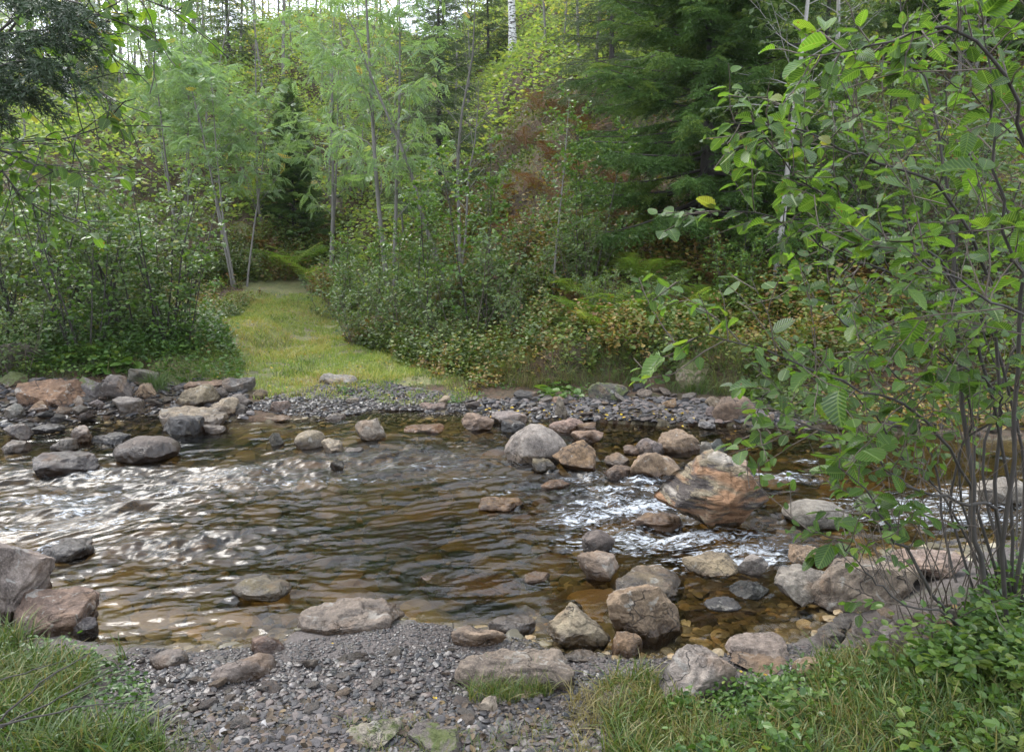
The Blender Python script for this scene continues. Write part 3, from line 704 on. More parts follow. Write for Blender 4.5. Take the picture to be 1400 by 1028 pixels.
R(915, 560, 22, 16, 'lump', 'rust', 'rust red cobble on the far shore cobbles')
R(958, 532, 62, 42, 'lump', 'light', 'moss capped pale boulder jutting from the far bank', mat='rock_moss', seed=243)
R(1007, 575, 60, 36, 'round', 'brown', 'big brown rounded rock beside the dark hollow in the far bank', mat='rock_clean', seed=245)
R(982, 574, 28, 18, 'ang', 'purple', 'dark purple stone left of the big brown rounded rock')
R(978, 557, 24, 16, 'lump', 'tan', 'small tan cobble above the dark purple stone')
R(968, 588, 24, 12, 'lump', 'blue', 'small bluish stone at the waterline by the brown rounded rock')
R(480, 552, 20, 8, 'slab', 'pink', 'thin reddish stone on the far gravel bar')
R(590, 562, 40, 11, 'slab', 'pink', 'flat pinkish stone on the right end of the far gravel bar')
R(607, 553, 20, 12, 'lump', 'warm', 'warm tan cobble on the right end of the far gravel bar')
R(930, 480, 44, 26, 'lump', 'olive', 'mossy hummock stone on top of the far bank', mat='rock_moss')

# smaller stones as individuals: shared shapes, counted groups
def stone_protos(n, sub, kinds=('slab', 'ang', 'lump')):
    out = []
    for k in range(n):
        r = np.random.RandomState(900 + k + sub * 50)
        V, F = rock_shape(900 + k + sub * 50, kinds[k % len(kinds)], (1, r.uniform(.6, .95), r.uniform(.28, .6)), (0, 0, 0), sub)
        out.append((V, F))
    return out
PR3 = [Acc().add(V, None, F).mesh('stone', M['rock']) for V, F in stone_protos(14, 3)]
def poly_inside(px, py, poly):
    c = np.zeros(len(px), bool); n = len(poly)
    for i in range(n):
        x1, y1 = poly[i]; x2, y2 = poly[(i + 1) % n]
        k = ((y1 > py) != (y2 > py)) & (px < (x2 - x1) * (py - y1) / (y2 - y1 + 1e-9) + x1)
        c ^= k
    return c
def region_pts(poly, n, seed, ground=True):
    """random ground points whose outline on the ground is given by photograph pixels, even per square metre"""
    r = np.random.RandomState(seed)
    w = np.array([on_ground(a, b)[:2] for a, b in poly])
    out = []; lo, hi = w.min(0), w.max(0); tot = 0
    while tot < n:
        p = r.uniform(lo, hi, (n * 3, 2))
        p = p[poly_inside(p[:, 0], p[:, 1], w)]
        out.append(p); tot += len(p)
        if len(p) == 0: break
    return np.concatenate(out)[:n]
def strew(poly, n, s0, s1, cols, label, group, seed, lift=0.0):
    r = np.random.RandomState(seed)
    pts = region_pts(poly, n, seed)
    z = hgt(pts[:, 0], pts[:, 1])
    for (x, y), zz in zip(pts, z):
        o = bpy.data.objects.new('stone', PR3[r.randint(len(PR3))]); COL.objects.link(o)
        s = s0 * (s1 / s0) ** (r.rand() ** 1.6)
        o.scale = (s, s, s * r.uniform(.7, 1.2)); o.rotation_euler = (r.uniform(-.4, .4), r.uniform(-.4, .4), r.uniform(0, 6.28))
        o.location = (x, y, zz + s * 0.12 + lift)
        c = C[cols[r.randint(len(cols))]]; k = r.uniform(.75, 1.1)
        o.color = (c[0] * k, c[1] * k, c[2] * k, 1)
        tag(o, label, 'stone', group)
strew([(640, 550), (720, 540), (880, 528), (1030, 560), (1040, 590), (920, 592), (800, 590), (650, 572)], 75, .06, .20, ['grey', 'grey', 'dark', 'purple', 'tan', 'pink', 'lgrey'], 'cobble among the loose grey cobbles at the foot of the overgrown far bank', 'cobbles under the far bank', 11)
strew([(0, 520), (220, 515), (340, 535), (350, 565), (200, 600), (0, 590)], 60, .08, .24, ['grey', 'dark', 'purple', 'lgrey', 'tan', 'brown'], 'loose stone between the larger rocks of the far left shore', 'stones of the far left shore', 12)
strew([(1130, 885), (1150, 835), (1310, 825), (1320, 890), (1200, 915)], 70, .05, .15, ['grey', 'lgrey', 'purple', 'tan', 'lgrey'], 'grey stone in the pile below the alder stems on the near right shore', 'stones below the alder stems', 13)
strew([(190, 905), (330, 900), (560, 870), (880, 930), (760, 1028), (200, 1028)], 70, .035, .085, ['grey', 'lgrey', 'purple', 'pink', 'tan', 'grey', 'dark'], 'flat stone lying on the near gravel among finer chips', 'larger chips on the near gravel', 14)
strew([(790, 600), (900, 600), (1060, 640), (1100, 800), (900, 830), (840, 780), (800, 660)], 34, .07, .20, ['rust', 'brown', 'amber', 'tan', 'olive', 'wet'], 'wet brown stone in the shallows of the rapids', 'stones in the rapids', 15)
strew([(1030, 560), (1400, 575), (1400, 615), (1180, 600), (1040, 590)], 40, .07, .24, ['grey', 'dark', 'purple', 'tan', 'lgrey'], 'cobble on the far shore behind the near alder leaves', 'cobbles of the far shore at the right', 17)
strew([(1100, 620), (1400, 650), (1400, 740), (1250, 760), (1100, 660)], 14, .10, .26, ['lgrey', 'tan', 'brown'], 'pale stone in the upstream channel behind the leaves', 'stones of the upstream channel', 16)

# gravel and bed stones nobody could count
def unit_stones(n, sub=1):
    out = []
    for k in range(n):
        V, F = ICO[sub]; V = V.copy(); r = np.random.RandomState(500 + k)
        for _ in range(7):
            d = r.randn(3); d /= np.linalg.norm(d); s = V @ d
            V = V - np.maximum(0, s - r.uniform(.5, .8))[:, None] * d
        V /= np.abs(V).max(0) * 2
        out.append((V * np.array([1, r.uniform(.55, .9), r.uniform(.22, .5)]), F))
    return out
US = unit_stones(10)
US2 = unit_stones(8, 2)
def eulM(rx, ry, rz):
    cx, sx, cy, sy, cz, sz = np.cos(rx), np.sin(rx), np.cos(ry), np.sin(ry), np.cos(rz), np.sin(rz)
    Z = np.zeros((len(rx), 3, 3))
    Z[:, 0, 0] = cz * cy; Z[:, 0, 1] = cz * sy * sx - sz * cx; Z[:, 0, 2] = cz * sy * cx + sz * sx
    Z[:, 1, 0] = sz * cy; Z[:, 1, 1] = sz * sy * sx + cz * cx; Z[:, 1, 2] = sz * sy * cx - cz * sx
    Z[:, 2, 0] = -sy; Z[:, 2, 1] = cy * sx; Z[:, 2, 2] = cy * cx
    return Z
def gravel(acc, pts, s0, s1, seed, tilt=.35, lift=.1, T=US, rr=(0, 1), power=2.0):
    r = np.random.RandomState(seed)
    z = hgt(pts[:, 0], pts[:, 1]); k = r.randint(len(T), size=len(pts))
    s = s0 * (s1 / s0) ** (r.rand(len(pts)) ** power)
    Mx = eulM(r.uniform(-tilt, tilt, len(pts)), r.uniform(-tilt, tilt, len(pts)), r.uniform(0, 6.28, len(pts)))
    P3 = np.column_stack([pts, z + s * lift])
    for j, (tv, tf) in enumerate(T):
        q = k == j
        acc.inst(tv, [], tf, Mx[q], P3[q], r.uniform(*rr, q.sum()), s[q])
ng = Acc()
gravel(ng, region_pts([(170, 890), (400, 880), (600, 852), (900, 900), (1100, 880), (1320, 830), (1320, 960), (900, 1040), (700, 1060), (100, 1060)], 30000, 1), .006, .022, 1)
gravel(ng, region_pts([(170, 900), (400, 905), (600, 890), (900, 930), (830, 1060), (100, 1060)], 3600, 2), .018, .05, 2, T=US2)
tag(ng.build('gravel', M['gravel'], smooth=False), 'fine dark grey gravel and stone chips on the near shore', 'gravel', kind='stuff')
fg = Acc()
gravel(fg, region_pts([(330, 560), (420, 530), (520, 520), (640, 545), (640, 570), (420, 572)], 7000, 3), .02, .07, 3, rr=(.1, .85))
gravel(fg, region_pts([(640, 545), (1040, 545), (1150, 600), (900, 596), (650, 575)], 3600, 4), .03, .11, 4, rr=(.05, .9), T=US2)
gravel(fg, region_pts([(0, 520), (330, 520), (345, 570), (200, 590), (0, 595)], 2600, 5), .03, .13, 5, rr=(.05, .85), T=US2)
gravel(fg, region_pts([(380, 520), (400, 450), (470, 450), (560, 520), (500, 545)], 900, 6), .02, .06, 6, lift=-.05)
tag(fg.build('gravel', M['gravel'], smooth=False), 'bar of loose grey gravel along the far shore', 'gravel', kind='stuff')
bs = Acc()
wp = [(0, 600), (200, 600), (400, 572), (600, 566), (1040, 592), (1400, 620), (1400, 740), (1160, 850), (1040, 900), (850, 905), (620, 855), (400, 865), (300, 888), (0, 860)]
gravel(bs, region_pts(wp, 12000, 7), .03, .13, 7, T=US2, tilt=.2, lift=.02)
bp_ = region_pts(wp, 1300, 8); bp_ = bp_[hgt(bp_[:, 0], bp_[:, 1]) < -.17]
gravel(bs, bp_, .15, .42, 8, T=unit_stones(6, 3), tilt=.12, lift=0.0, rr=(.2, 1))
tag(bs.build('riverbed_stones', M['bedstone'], smooth=False), 'amber stained stones covering the bed under the water', 'riverbed stones', kind='stuff')
# ------------------------------------------------------------------ foliage building blocks
def unit(v): return v / (np.linalg.norm(v, axis=-1, keepdims=True) + 1e-9)
def frames(d, up):
    """matrices whose columns are leaf direction, leaf side, leaf normal"""
    d = unit(d); s = unit(np.cross(up, d)); n = np.cross(d, s)
    return np.stack([d, s, n], -1)
LEAF6 = (np.array([(0, 0, 0), (.28, .30, .05), (.68, .27, .03), (1, 0, -.06), (.68, -.27, .03), (.28, -.30, .05)]), [(0, 1, 2, 3), (0, 3, 4, 5)], [])
LEAF4 = (np.array([(0, 0, 0), (.5, .30, .04), (1, 0, -.03), (.5, -.30, .04)]), [(0, 1, 2, 3)], [])
def near_leaf():
    V, Q = [], []
    n = 13
    for i in range(n):
        t = i / (n - 1)
        w = 0.40 * (sin(pi * min(1, t ** 0.80 * 0.985 + 0.0)) ** 0.70) if 0 < t < 1 else 0.0
        if i == n - 1: w = 0.0
        if 0 < i < n - 1: w *= 1.0 + (0.05 if i % 2 else -0.04)
        sag = -0.16 * t * t
        for k, f in enumerate((1, .5, 0, -.5, -1)):
            V.append((t + (0.03 if abs(f) == 1 and 0 < i < n - 1 else 0), f * w, sag + 0.16 * abs(f) * w + (0.012 * sin(i * 2.6) * abs(f))))
    for i in range(n - 1):
        for k in range(4):
            a = i * 5 + k; Q.append((a, a + 1, a + 6, a + 5))
    return (np.array(V), Q, [])
NLEAF = near_leaf()
def rowan_leaf():
    V, Q = [], []
    def leaflet(p, d, L):
        d = d / np.linalg.norm(d); s = np.array([-d[1], d[0], 0])
        b = len(V)
        V.extend([p, p + d * L * .5 + s * L * .23 + (0, 0, .01), p + d * L - np.array((0, 0, L * .15)), p + d * L * .5 - s * L * .23 + (0, 0, .01)])
        Q.append((b, b + 1, b + 2, b + 3))
    for i in range(6):
        t = .22 + i * .14; p = np.array((t, 0, -.25 * t * t))
        for sg in (1, -1): leaflet(p, np.array((.55, sg * 1.0, -.12)), .34 * (1 - .35 * abs(i - 2) / 4))
    leaflet(np.array((.98, 0, -.24)), np.array((1, 0, -.3)), .28)
    b = len(V); V.extend([np.array((0, .008, 0)), np.array((1, .004, -.25)), np.array((1, -.004, -.25)), np.array((0, -.008, 0))]); Q.append((b, b + 1, b + 2, b + 3))
    return (np.array(V), Q, [])
RLEAF = rowan_leaf()
def sprig(seed, nside=5, L=1.0, pale=False):
    """a drooping conifer twig with side shoots, covered in needles"""
    r = np.random.RandomState(seed); V, T, Q = [], [], []
    def shoot(p0, d, l, n):
        d = unit(d)
        for i in range(n):
            t = (i + r.rand()) / n; p = p0 + d * l * t + np.array((0, 0, -.12 * l * t * t))
            a = r.uniform(0, 2 * pi); s = unit(np.cross(d, (0, 0, 1.0))); u = np.cross(s, d)
            nd = unit(d * .75 + (s * cos(a) + u * sin(a) * .7) * 0.9)
            w = unit(np.cross(nd, r.randn(3))) * .013; b = len(V)
            ln = .105 * r.uniform(.8, 1.2)
            V.extend([p + w, p - w, p + nd * ln]); T.append((b, b + 1, b + 2))
        w = np.cross(d, (0, 0, 1.)); w = unit(w) * .007; b = len(V)
        e = p0 + d * l + np.array((0, 0, -.12 * l))
        V.extend([p0 + w, p0 - w, e]); T.append((b, b + 1, b + 2))
    shoot(np.zeros(3), np.array((1., 0, -.1)), L, 34)
    for k in range(nside):
        t = .12 + .7 * k / nside
        for sg in (1, -1):
            if r.rand() < .9: shoot(np.array((t * L, 0, -.12 * t * t)), np.array((.8, sg * r.uniform(.6, .9), r.uniform(-.3, 0))), L * .42 * (1 - .4 * t) * r.uniform(.8, 1.1), 13)
    return (np.array(V), [], T)
def frond(seed, n=17, arch=0.55):
    r = np.random.RandomState(seed); V, Q, T = [], [], []
    def pos(t): return np.array((t * .88, 0, arch * (1.15 * t - 1.35 * t * t)))
    for i in range(n):
        t = .10 + .88 * i / n; p = pos(t); L = .25 * (sin(pi * min(.98, t * .80 + .20)) ** .8) + .015
        for sg in (1, -1):
            dv = unit(np.array((.38, sg * 1.0, -.18 + r.uniform(-.08, .08)))); f = np.array((1., 0, 0.)) * .019
            m = 5
            for j in range(m):            # toothed pinna: small lobes either side of its rib
                a = p + dv * L * (j / m); b2 = p + dv * L * ((j + 1.15) / m); w = .015 * (1 - .75 * j / m)
                c = len(V); V.extend([a, a + dv * L * .5 / m + np.array((w, 0, .004)), b2, a + dv * L * .5 / m - np.array((w, 0, -.004))]); Q.append((c, c + 1, c + 2, c + 3))
    for i in range(8):
        a, b = pos(i / 8), pos((i + 1) / 8); c = len(V)
        V.extend([a + (0, .006, 0), b + (0, .005, 0), b - (0, .005, 0), a - (0, .006, 0)]); Q.append((c, c + 1, c + 2, c + 3))
    return (np.array(V), Q, T)
def tube(acc, pts, radii, sides=5, rnd=.5):
    pts = np.asarray(pts, float); n = len(pts); radii = np.broadcast_to(radii, (n,))
    tg = unit(np.gradient(pts, axis=0)); ref = np.array((.31, .17, .93)) if abs(tg[0, 2]) < .8 else np.array((.95, .2, .1))
    s = unit(np.cross(tg, ref)); u = np.cross(s, tg)
    a = np.arange(sides) * 2 * pi / sides
    V = pts[:, None] + radii[:, None, None] * (np.cos(a)[None, :, None] * s[:, None] + np.sin(a)[None, :, None] * u[:, None])
    i = np.arange(n - 1)[:, None] * sides; j = np.arange(sides)[None]; j2 = (j + 1) % sides
    Q = np.stack([i + j, i + j2, i + sides + j2, i + sides + j], -1).reshape(-1, 4)
    acc.add(V.reshape(-1, 3), Q, None, rnd)
def curve_pts(p, d, L, n, up, r, wob=.15):
    d = unit(np.asarray(d, float)); out = [np.array(p, float)]
    for k in range(n):
        d = unit(d + np.array((0, 0, up / n)) + r.randn(3) * wob / math.sqrt(n)); out.append(out[-1] + d * L / n)
    return np.array(out)
def interp(pts, t):
    x = np.asarray(t) * (len(pts) - 1); i = np.clip(x.astype(int), 0, len(pts) - 2); f = (x - i)[:, None]
    return pts[i] * (1 - f) + pts[i + 1] * f, unit(pts[i + 1] - pts[i])
class Leaves:
    def __init__(self): self.p, self.d, self.s = [], [], []
    def along(self, pts, n, size, r, t0=.1, droop=.2, side=1.0):
        t = np.sort(r.uniform(t0, 1.0, n)); p, d = interp(pts, t)
        sd = unit(np.cross(d, (0, 0, 1.0)) + 1e-4) * np.where(np.arange(n) % 2, 1, -1)[:, None]
        dd = unit(d * .55 + sd * side * r.uniform(.4, 1.1, (n, 1)) + r.randn(n, 3) * .35 - np.array((0, 0, droop)))
        self.p.append(p + dd * size * .15); self.d.append(dd); self.s.append(size * r.uniform(.65, 1.2, n))
    def emit(self, acc, T, r, upw=1.0, tip=.55):
        p, d, s = np.concatenate(self.p), np.concatenate(self.d), np.concatenate(self.s)
        up = unit(np.array((0, 0, upw)) + r.randn(len(p), 3) * tip)
        Fm = frames(d, up)
        if len(T[0]) > 30:            # near leaves: each a little different in width and curl
            Fm[:, :, 1] *= r.uniform(.68, 1.08, (len(p), 1)); Fm[:, :, 2] *= r.uniform(-.4, 3.0, (len(p), 1)); s = s * r.uniform(.72, 1.25, len(p))
        acc.inst(T[0], T[1], T[2], Fm, p, np.clip(r.beta(2.2, 2.2, len(p)) + .12 * noise(p[:, 0] * 1.5, p[:, 1] * 1.5, p[:, 2] * 1.5, 7), 0, 1), s)
        return acc
def broadleaf(name, seed, H, r0, start, spread, nlimb, ntwig, nleaf, size, leafT, mleaf, mbark, nstems=1, droop=.2, up=.6, elev=(25, 60), lean=.05, crook=.12, tw=.45, profile='oval', tip=.55, splay=.25):
    """an individual tree or shrub: Empty > trunk (one per stem), branches, crown"""
    r = np.random.RandomState(seed); root = empty(name); W = Acc(); LV = Leaves()
    for sidx in range(nstems):
        Hs = H * (1 if sidx == 0 else r.uniform(.6, 1)); a0 = r.uniform(0, 2 * pi)
        off = np.array((cos(a0), sin(a0), 0)) * (0 if nstems == 1 else r0 * 2 + .02 * nstems)
        ln = lean if nstems == 1 else lean + r.uniform(.03, .10 + splay)
        tp = curve_pts(off - np.array((0, 0, .15)), (cos(a0) * ln, sin(a0) * ln, 1), Hs + .15, 11, .25 if nstems > 1 else .1, r, crook)
        rad = r0 * (Hs / H) * np.linspace(1, .12, 12) ** .85; rad[0] *= 1.3
        T = Acc(); tube(T, tp, rad, 7); T.build('trunk', mbark, root)
        for k in range(nlimb):
            t = start + (1 - start) * (k + r.rand() * .8) / nlimb; t = min(t, .985)
            p, d = interp(tp, np.array([t])); p, d = p[0], d[0]
            az = k * 2.4 + r.uniform(-.5, .5); e = radians(r.uniform(*elev))
            tt = (t - start) / (1 - start)
            pr = {'oval': math.sqrt(max(.04, 1 - (2 * tt - .75) ** 2 * .6)) if tt < .9 else .4, 'cone': 1.05 - tt, 'fan': .5 + .6 * tt, 'flat': .8}[profile]
            L = spread * max(pr, .2) * r.uniform(.7, 1.15)
            lp = curve_pts(p, (cos(az) * cos(e), sin(az) * cos(e), sin(e)), L, 6, up * .6, r, .28)
            lr = max(.0028, r0 * .22 * (1 - tt * .6)) * min(1, L / spread + .3)
            tube(W, lp, lr * np.linspace(1, .25, 7), 4)
            LV.along(lp, max(2, nleaf // 2), size, r, .35, droop)
            for j in range(ntwig):
                tq = .2 + .78 * (j + r.rand()) / ntwig
                q, dq = interp(lp, np.array([tq])); q, dq = q[0], dq[0]
                sd = unit(np.cross(dq, (0, 0, 1))) * (1 if j % 2 else -1)
                tl = L * tw * (1.1 - .6 * tq) * r.uniform(.6, 1.2)
                tp2 = curve_pts(q, dq * .6 + sd * .8 + r.randn(3) * .3, tl, 4, up * .3 - droop * .4, r, .25)
                tube(W, tp2, max(.002, lr * .35) * np.linspace(1, .4, 5), 3)
                LV.along(tp2, nleaf, size, r, .05, droop)
    W.build('branches', mbark, root)
    c = Acc(); LV.emit(c, leafT, r, 1.0, tip); c.build('crown', mleaf, root, smooth=False)
    return root
SPR = [sprig(i) for i in range(5)]
def spruce(name, seed, H, R0, mneedle, start=.04, dens=1.0, dry=.12):
    r = np.random.RandomState(seed); root = empty(name)
    T = Acc(); tube(T, curve_pts((0, 0, -.2), (0, 0, 1), H + .2, 10, 0, r, .03), .012 * H * np.linspace(1.1, .08, 11), 8); T.build('trunk', M['bark_dark'], root)
    W = Acc(); pos, dr, sz = [], [], []
    z = H * start; k = 0
    while z < H * .985:
        f = z / H; nb = 6 if f < .8 else 5
        for b in range(nb):
            az = b * 2 * pi / nb + k * .7 + r.uniform(-.25, .25)
            L = R0 * (1 - f) ** .72 * r.uniform(.78, 1.1) + .12
            dz = -.32 + .75 * f + r.uniform(-.1, .1)
            bp = curve_pts((0, 0, z + r.uniform(-.08, .08)), (cos(az), sin(az), dz), L, 7, .28, r, .10)
            tube(W, bp, max(.004, .012 * L) * np.linspace(1, .25, 8), 4)
            n = max(4, int(L * 13 * dens)); t = np.linspace(.10 if f > .25 else .30, 1.0, n); q, dq = interp(bp, t)
            sg = np.where(np.arange(n) % 2, 1, -1)[:, None]; sd = np.cross(dq, (0, 0, 1.0)) * sg
            pos.append(q); dr.append(unit(dq * .75 + sd * (1.0 - .75 * t[:, None]) + np.array((0, 0, -.30)) + r.randn(n, 3) * .14)); sz.append(.17 + .30 * np.sin(pi * (t * .7 + .2)) * min(1.1, L * .75) * r.uniform(.7, 1.15, n))
        z += max(.12, .30 * (1 - f * .5)) * (.8 + .4 * r.rand()) / math.sqrt(dens); k += 1
    W.build('branches', M['bark_dark'], root)
    p, d, s = np.concatenate(pos), np.concatenate(dr), np.concatenate(sz)
    kk = r.randint(5, size=len(p)); A = Acc()
    up = unit(np.array((0, 0, 1.0)) + r.randn(len(p), 3) * .25); Fm = frames(d, up); rn = np.clip(r.beta(2, 2.5, len(p)) + .25 * noise(p[:, 0] * 2, p[:, 1] * 2, p[:, 2] * 2, seed), 0, 1)
    for j in range(5):
        q = kk == j; A.inst(*SPR[j][:1], SPR[j][1], SPR[j][2], Fm[q], p[q], rn[q], s[q])
    A.build('crown', mneedle, root, smooth=False)
    return root
FR = [frond(i, 17, a) for i, a in enumerate((.35, .55, .75, .2))]
def fern(seed, n, size, mat, name='fern'):
    r = np.random.RandomState(seed); root = empty(name)
    A = Acc()
    for k in range(n):
        az = k * 2.4 + r.uniform(-.4, .4); e = r.uniform(.25, .85)
        d = np.array([[cos(az) * cos(e), sin(az) * cos(e), sin(e)]]); T = FR[r.randint(4)]
        A2 = Acc(); A2.inst(T[0], T[1], T[2], frames(d, np.array([[0, 0, 1.]]) + r.randn(1, 3) * .15), np.array([[cos(az) * .03, sin(az) * .03, 0]]), np.clip(r.rand(1) * .6 + .2, 0, 1), np.array([size * r.uniform(.7, 1.1)]))
        A2.build('frond', mat, root, smooth=False)
    return root
def put(root, px, py, label=None, cat=None, group=None, rz=0.0, s=1.0, D=None, cp=False):
    p = on_ground(px, py) if D is None else P(px, py, D)
    if D is not None: p[2] = hgt(p[0], p[1])
    if cp: root = dup(root, p, rz, s)
    else:
        root.location = p; root.rotation_euler = (0, 0, rz); root.scale = (s, s, s)
    return tag(root, label, cat, group)

# ------------------------------------------------------------------ the larger trees one can tell apart
B = broadleaf
rowA = B('rowan_tree', 1, 5.6, .035, .46, 1.2, 13, 5, 6, .21, RLEAF, M['rowan'], M['bark_grey'], 4, .35, .5, (10, 45), .02, .07, profile='oval', splay=.05)
put(rowA, 322, 305, 'pale green rowan with a bundle of thin grey stems behind the path', 'rowan', D=17.5)
rowB = B('rowan_tree', 2, 7.0, .050, .32, 1.8, 17, 6, 6, .22, RLEAF, M['rowan'], M['bark_grey'], 2, .35, .4, (5, 45), .0, .06, profile='flat', splay=0)
put(rowB, 540, 300, 'large feathery rowan with two straight grey trunks above the middle bushes', 'rowan', D=14.2, rz=1.2)
put(rowB, 440, 250, 'tall rowan with drooping feathery leaves left of the two trunked one', 'rowan', D=18, rz=3.0, s=.95, cp=True)
put(rowA, 240, 250, 'small rowan crown rising behind the left thicket', 'rowan', D=19, rz=2.0, s=.9, cp=True)
gs = B('bare_alder', 3, 4.8, .042, .34, 1.1, 12, 6, 1, .05, LEAF6, M['willow'], M['bark_grey'], 3, .1, .5, (15, 60), .03, .25)
put(gs, 622, 305, 'nearly bare grey tree with forked stems right of the large rowan', 'alder', D=14.0)
spr1 = spruce('spruce_tree', 4, 9.5, 2.25, M['needle'], dens=1.6)
put(spr1, 958, 430, 'big dark spruce with sweeping branches down to the ground', 'spruce', D=12.2)
spr2 = spruce('spruce_tree', 5, 5.5, 1.3, M['needle_pale'], dens=.8)
put(spr2, 832, 265, 'young spruce on the slope left of the big dark one', 'spruce', D=18)
put(spr2, 600, 240, 'shaded spruce behind the nearly bare grey tree', 'spruce', D=19, rz=2, s=1.15, cp=True)
put(spr1, 400, 260, 'dark low spruce in the shade beneath the rowans', 'spruce', D=21, rz=1, s=.42, cp=True)
put(spr1, 920, 200, 'tall thin spruce high on the slope at the top edge', 'spruce', D=22, rz=3, s=1.0, cp=True)
put(spr1, 1290, 330, 'spruce standing far behind the near alder on the right', 'spruce', D=19, rz=4, s=1.1, cp=True)
put(spr2, 1015, 330, 'small spruce at the right foot of the big dark one', 'spruce', D=13.6, rz=4, s=.8, cp=True)
ald1 = B('alder_tree', 6, 6.2, .045, .30, 1.35, 32, 8, 12, .070, LEAF6, M['willow'], M['bark_pale'], 1, .15, .3, (0, 40), .0, .05)
put(ald1, 1055, 475, 'slender pale stemmed alder on the far bank in front of the spruce', 'alder', D=10.2)
put(ald1, 1130, 330, 'leafy alder behind the slender pale stemmed one', 'alder', D=14.5, rz=2, s=1.0, cp=True)
sap1 = B('alder_sapling', 7, 3.3, .024, .15, .72, 20, 6, 7, .066, LEAF6, M['alder'], M['bark_grey'], 1, .15, .5, (10, 50), .0, .05)
put(sap1, 756, 488, 'thin straight sapling with grey stem rising from the far bank', 'sapling', D=10.9, s=.82)
bir = B('birch_tree', 8, 13, .13, .22, 2.2, 22, 7, 10, .07, LEAF4, M['birch'], M['bark_birch'], 1, .5, .2, (10, 60), .08, .05)
put(bir, 702, 120, 'white barked birch leaning left at the top of the slope', 'birch', D=26, rz=3.2)
put(bir, 95, 170, 'white birch trunk standing in the clearing at the far left', 'birch', D=27, rz=1.0, s=1.0, cp=True)
put(bir, 150, 120, 'distant birch beside the gap of bright sky', 'birch', D=36, rz=1.7, s=1.05, cp=True)
yb = B('birch_tree', 9, 7.5, .045, .12, 1.3, 26, 7, 10, .06, LEAF4, M['birch_yellow'], M['bark_grey'], 1, .4, .4, (15, 60), .04, .06)
for i, (px, py, D, lab) in enumerate([(745, 150, 24, 'yellowing birch just right of the white barked birch'), (790, 175, 22, 'tall yellow birch in the middle of the golden group'), (812, 230, 19, 'slim yellow birch with dark stem in front of the golden group'), (850, 140, 25, 'yellow birch at the right end of the golden group'), (880, 150, 23, 'golden leaved birch showing beside the big spruce top'), (360, 130, 27, 'yellow green birch above the rowans'), (475, 110, 28, 'yellowing birch between the rowan crowns'), (1240, 220, 23, 'yellow flecked birch behind the near alder')]):
    put(yb, px, py, lab, 'birch', 'yellowing birches on the slope', D=D, rz=i * 1.3, s=.85 + .06 * (i % 4), cp=i > 0)

# crowd of young trees on the slope
pale = B('young_tree', 10, 5.5, .04, .10, 1.25, 24, 6, 9, .075, LEAF4, M['birch'], M['bark_grey'], 1, .25, .5, (10, 60), .05, .12)
green = B('young_tree', 11, 5.0, .04, .12, 1.3, 22, 6, 9, .08, LEAF4, M['alder'], M['bark_grey'], 2, .2, .5, (10, 60), .05, .12)
will = B('young_tree', 12, 4.2, .03, .06, 1.1, 18, 6, 8, .06, LEAF4, M['willow'], M['bark_grey'], 4, .2, .6, (20, 65), .05, .15)
labs = {'p': 'pale yellow green young tree in the bright thicket up the slope', 'g': 'mid green young tree in the wood on the slope', 'w': 'grey green many stemmed young tree among others on the slope', 'y': 'slim yellow tree high among green ones on the slope', 's': 'dark spruce among leafy trees high on the slope'}
r = np.random.RandomState(77); done = {}; placed = [(-8, 24)]
src = {'p': pale, 'g': green, 'w': will, 'y': yb, 's': spr2}
pr = {'p': .36, 'g': .20, 'w': .18, 'y': .16, 's': .10}
n = 0
for tries in range(6000):
    if n >= 110: break
    D = 15.5 + 25 * r.rand() ** .8; px = r.uniform(-120, 1520)
    x = (px - 700) / F_PX * D * 1.0
    if D - yfoot(x) < 2.2: continue
    if min((x - a) ** 2 + (D - b) ** 2 for a, b in placed) < (0.85 + .035 * (D - 14)) ** 2: continue
    if 70 < px < 125 and 16 < D < 28: continue
    if 112 < px < 140 and D > 16: continue
    if 655 < px < 750 and D < 27: continue
    if 290 < px < 900 and D < 20.5: continue
    kk = 'pgwys'[r.choice(5, p=[.36, .20, .18, .16, .10])]
    if 300 < px < 700 and D < 19: kk = 'g' if r.rand() < .5 else 's'
    if 690 < px < 900 and D < 17.5: continue
    if 700 < px < 870: kk = 'y' if r.rand() < .55 else 'p'
    if px > 880 and r.rand() < .35: kk = 's' if r.rand() < .12 else ('g' if r.rand() < .6 else 'w')
    if px > 1000 and kk in 'py' and D < 24: kk = 'w'
    z = float(hgt(x, D)); s = r.uniform(.7, 1.25)
    if px < 230 and D < 28: s *= .75
    o = src[kk]
    if kk in done or kk in 'ys': o = dup(o, (x, D, z), r.uniform(0, 6.28), s)
    else: o.location = (x, D, z); o.scale = (s, s, s); done[kk] = 1
    tag(o, labs[kk], 'spruce' if kk == 's' else 'young tree', {'p': 'pale young trees on the slope', 'g': 'green young trees on the slope', 'w': 'many stemmed young trees on the slope', 'y': 'slim yellow trees on the slope', 's': 'spruces high on the slope'}[kk])
    placed.append((x, D)); n += 1

r = np.random.RandomState(123)
for i in range(64):
    px = -150 + 560 * (i + .5 * r.rand()) / 52 if i < 52 else r.uniform(400, 560); D = r.uniform(29, 42)
    if 112 < px < 138: continue
    x = (px - 700) / F_PX * D; o = pale if i % 3 else yb
    tag(dup(o, (x, D, float(hgt(x, D))), r.uniform(0, 6.28), r.uniform(1.0, 1.5)), 'pale distant tree on the skyline at the upper left', 'tree', 'distant trees on the skyline')

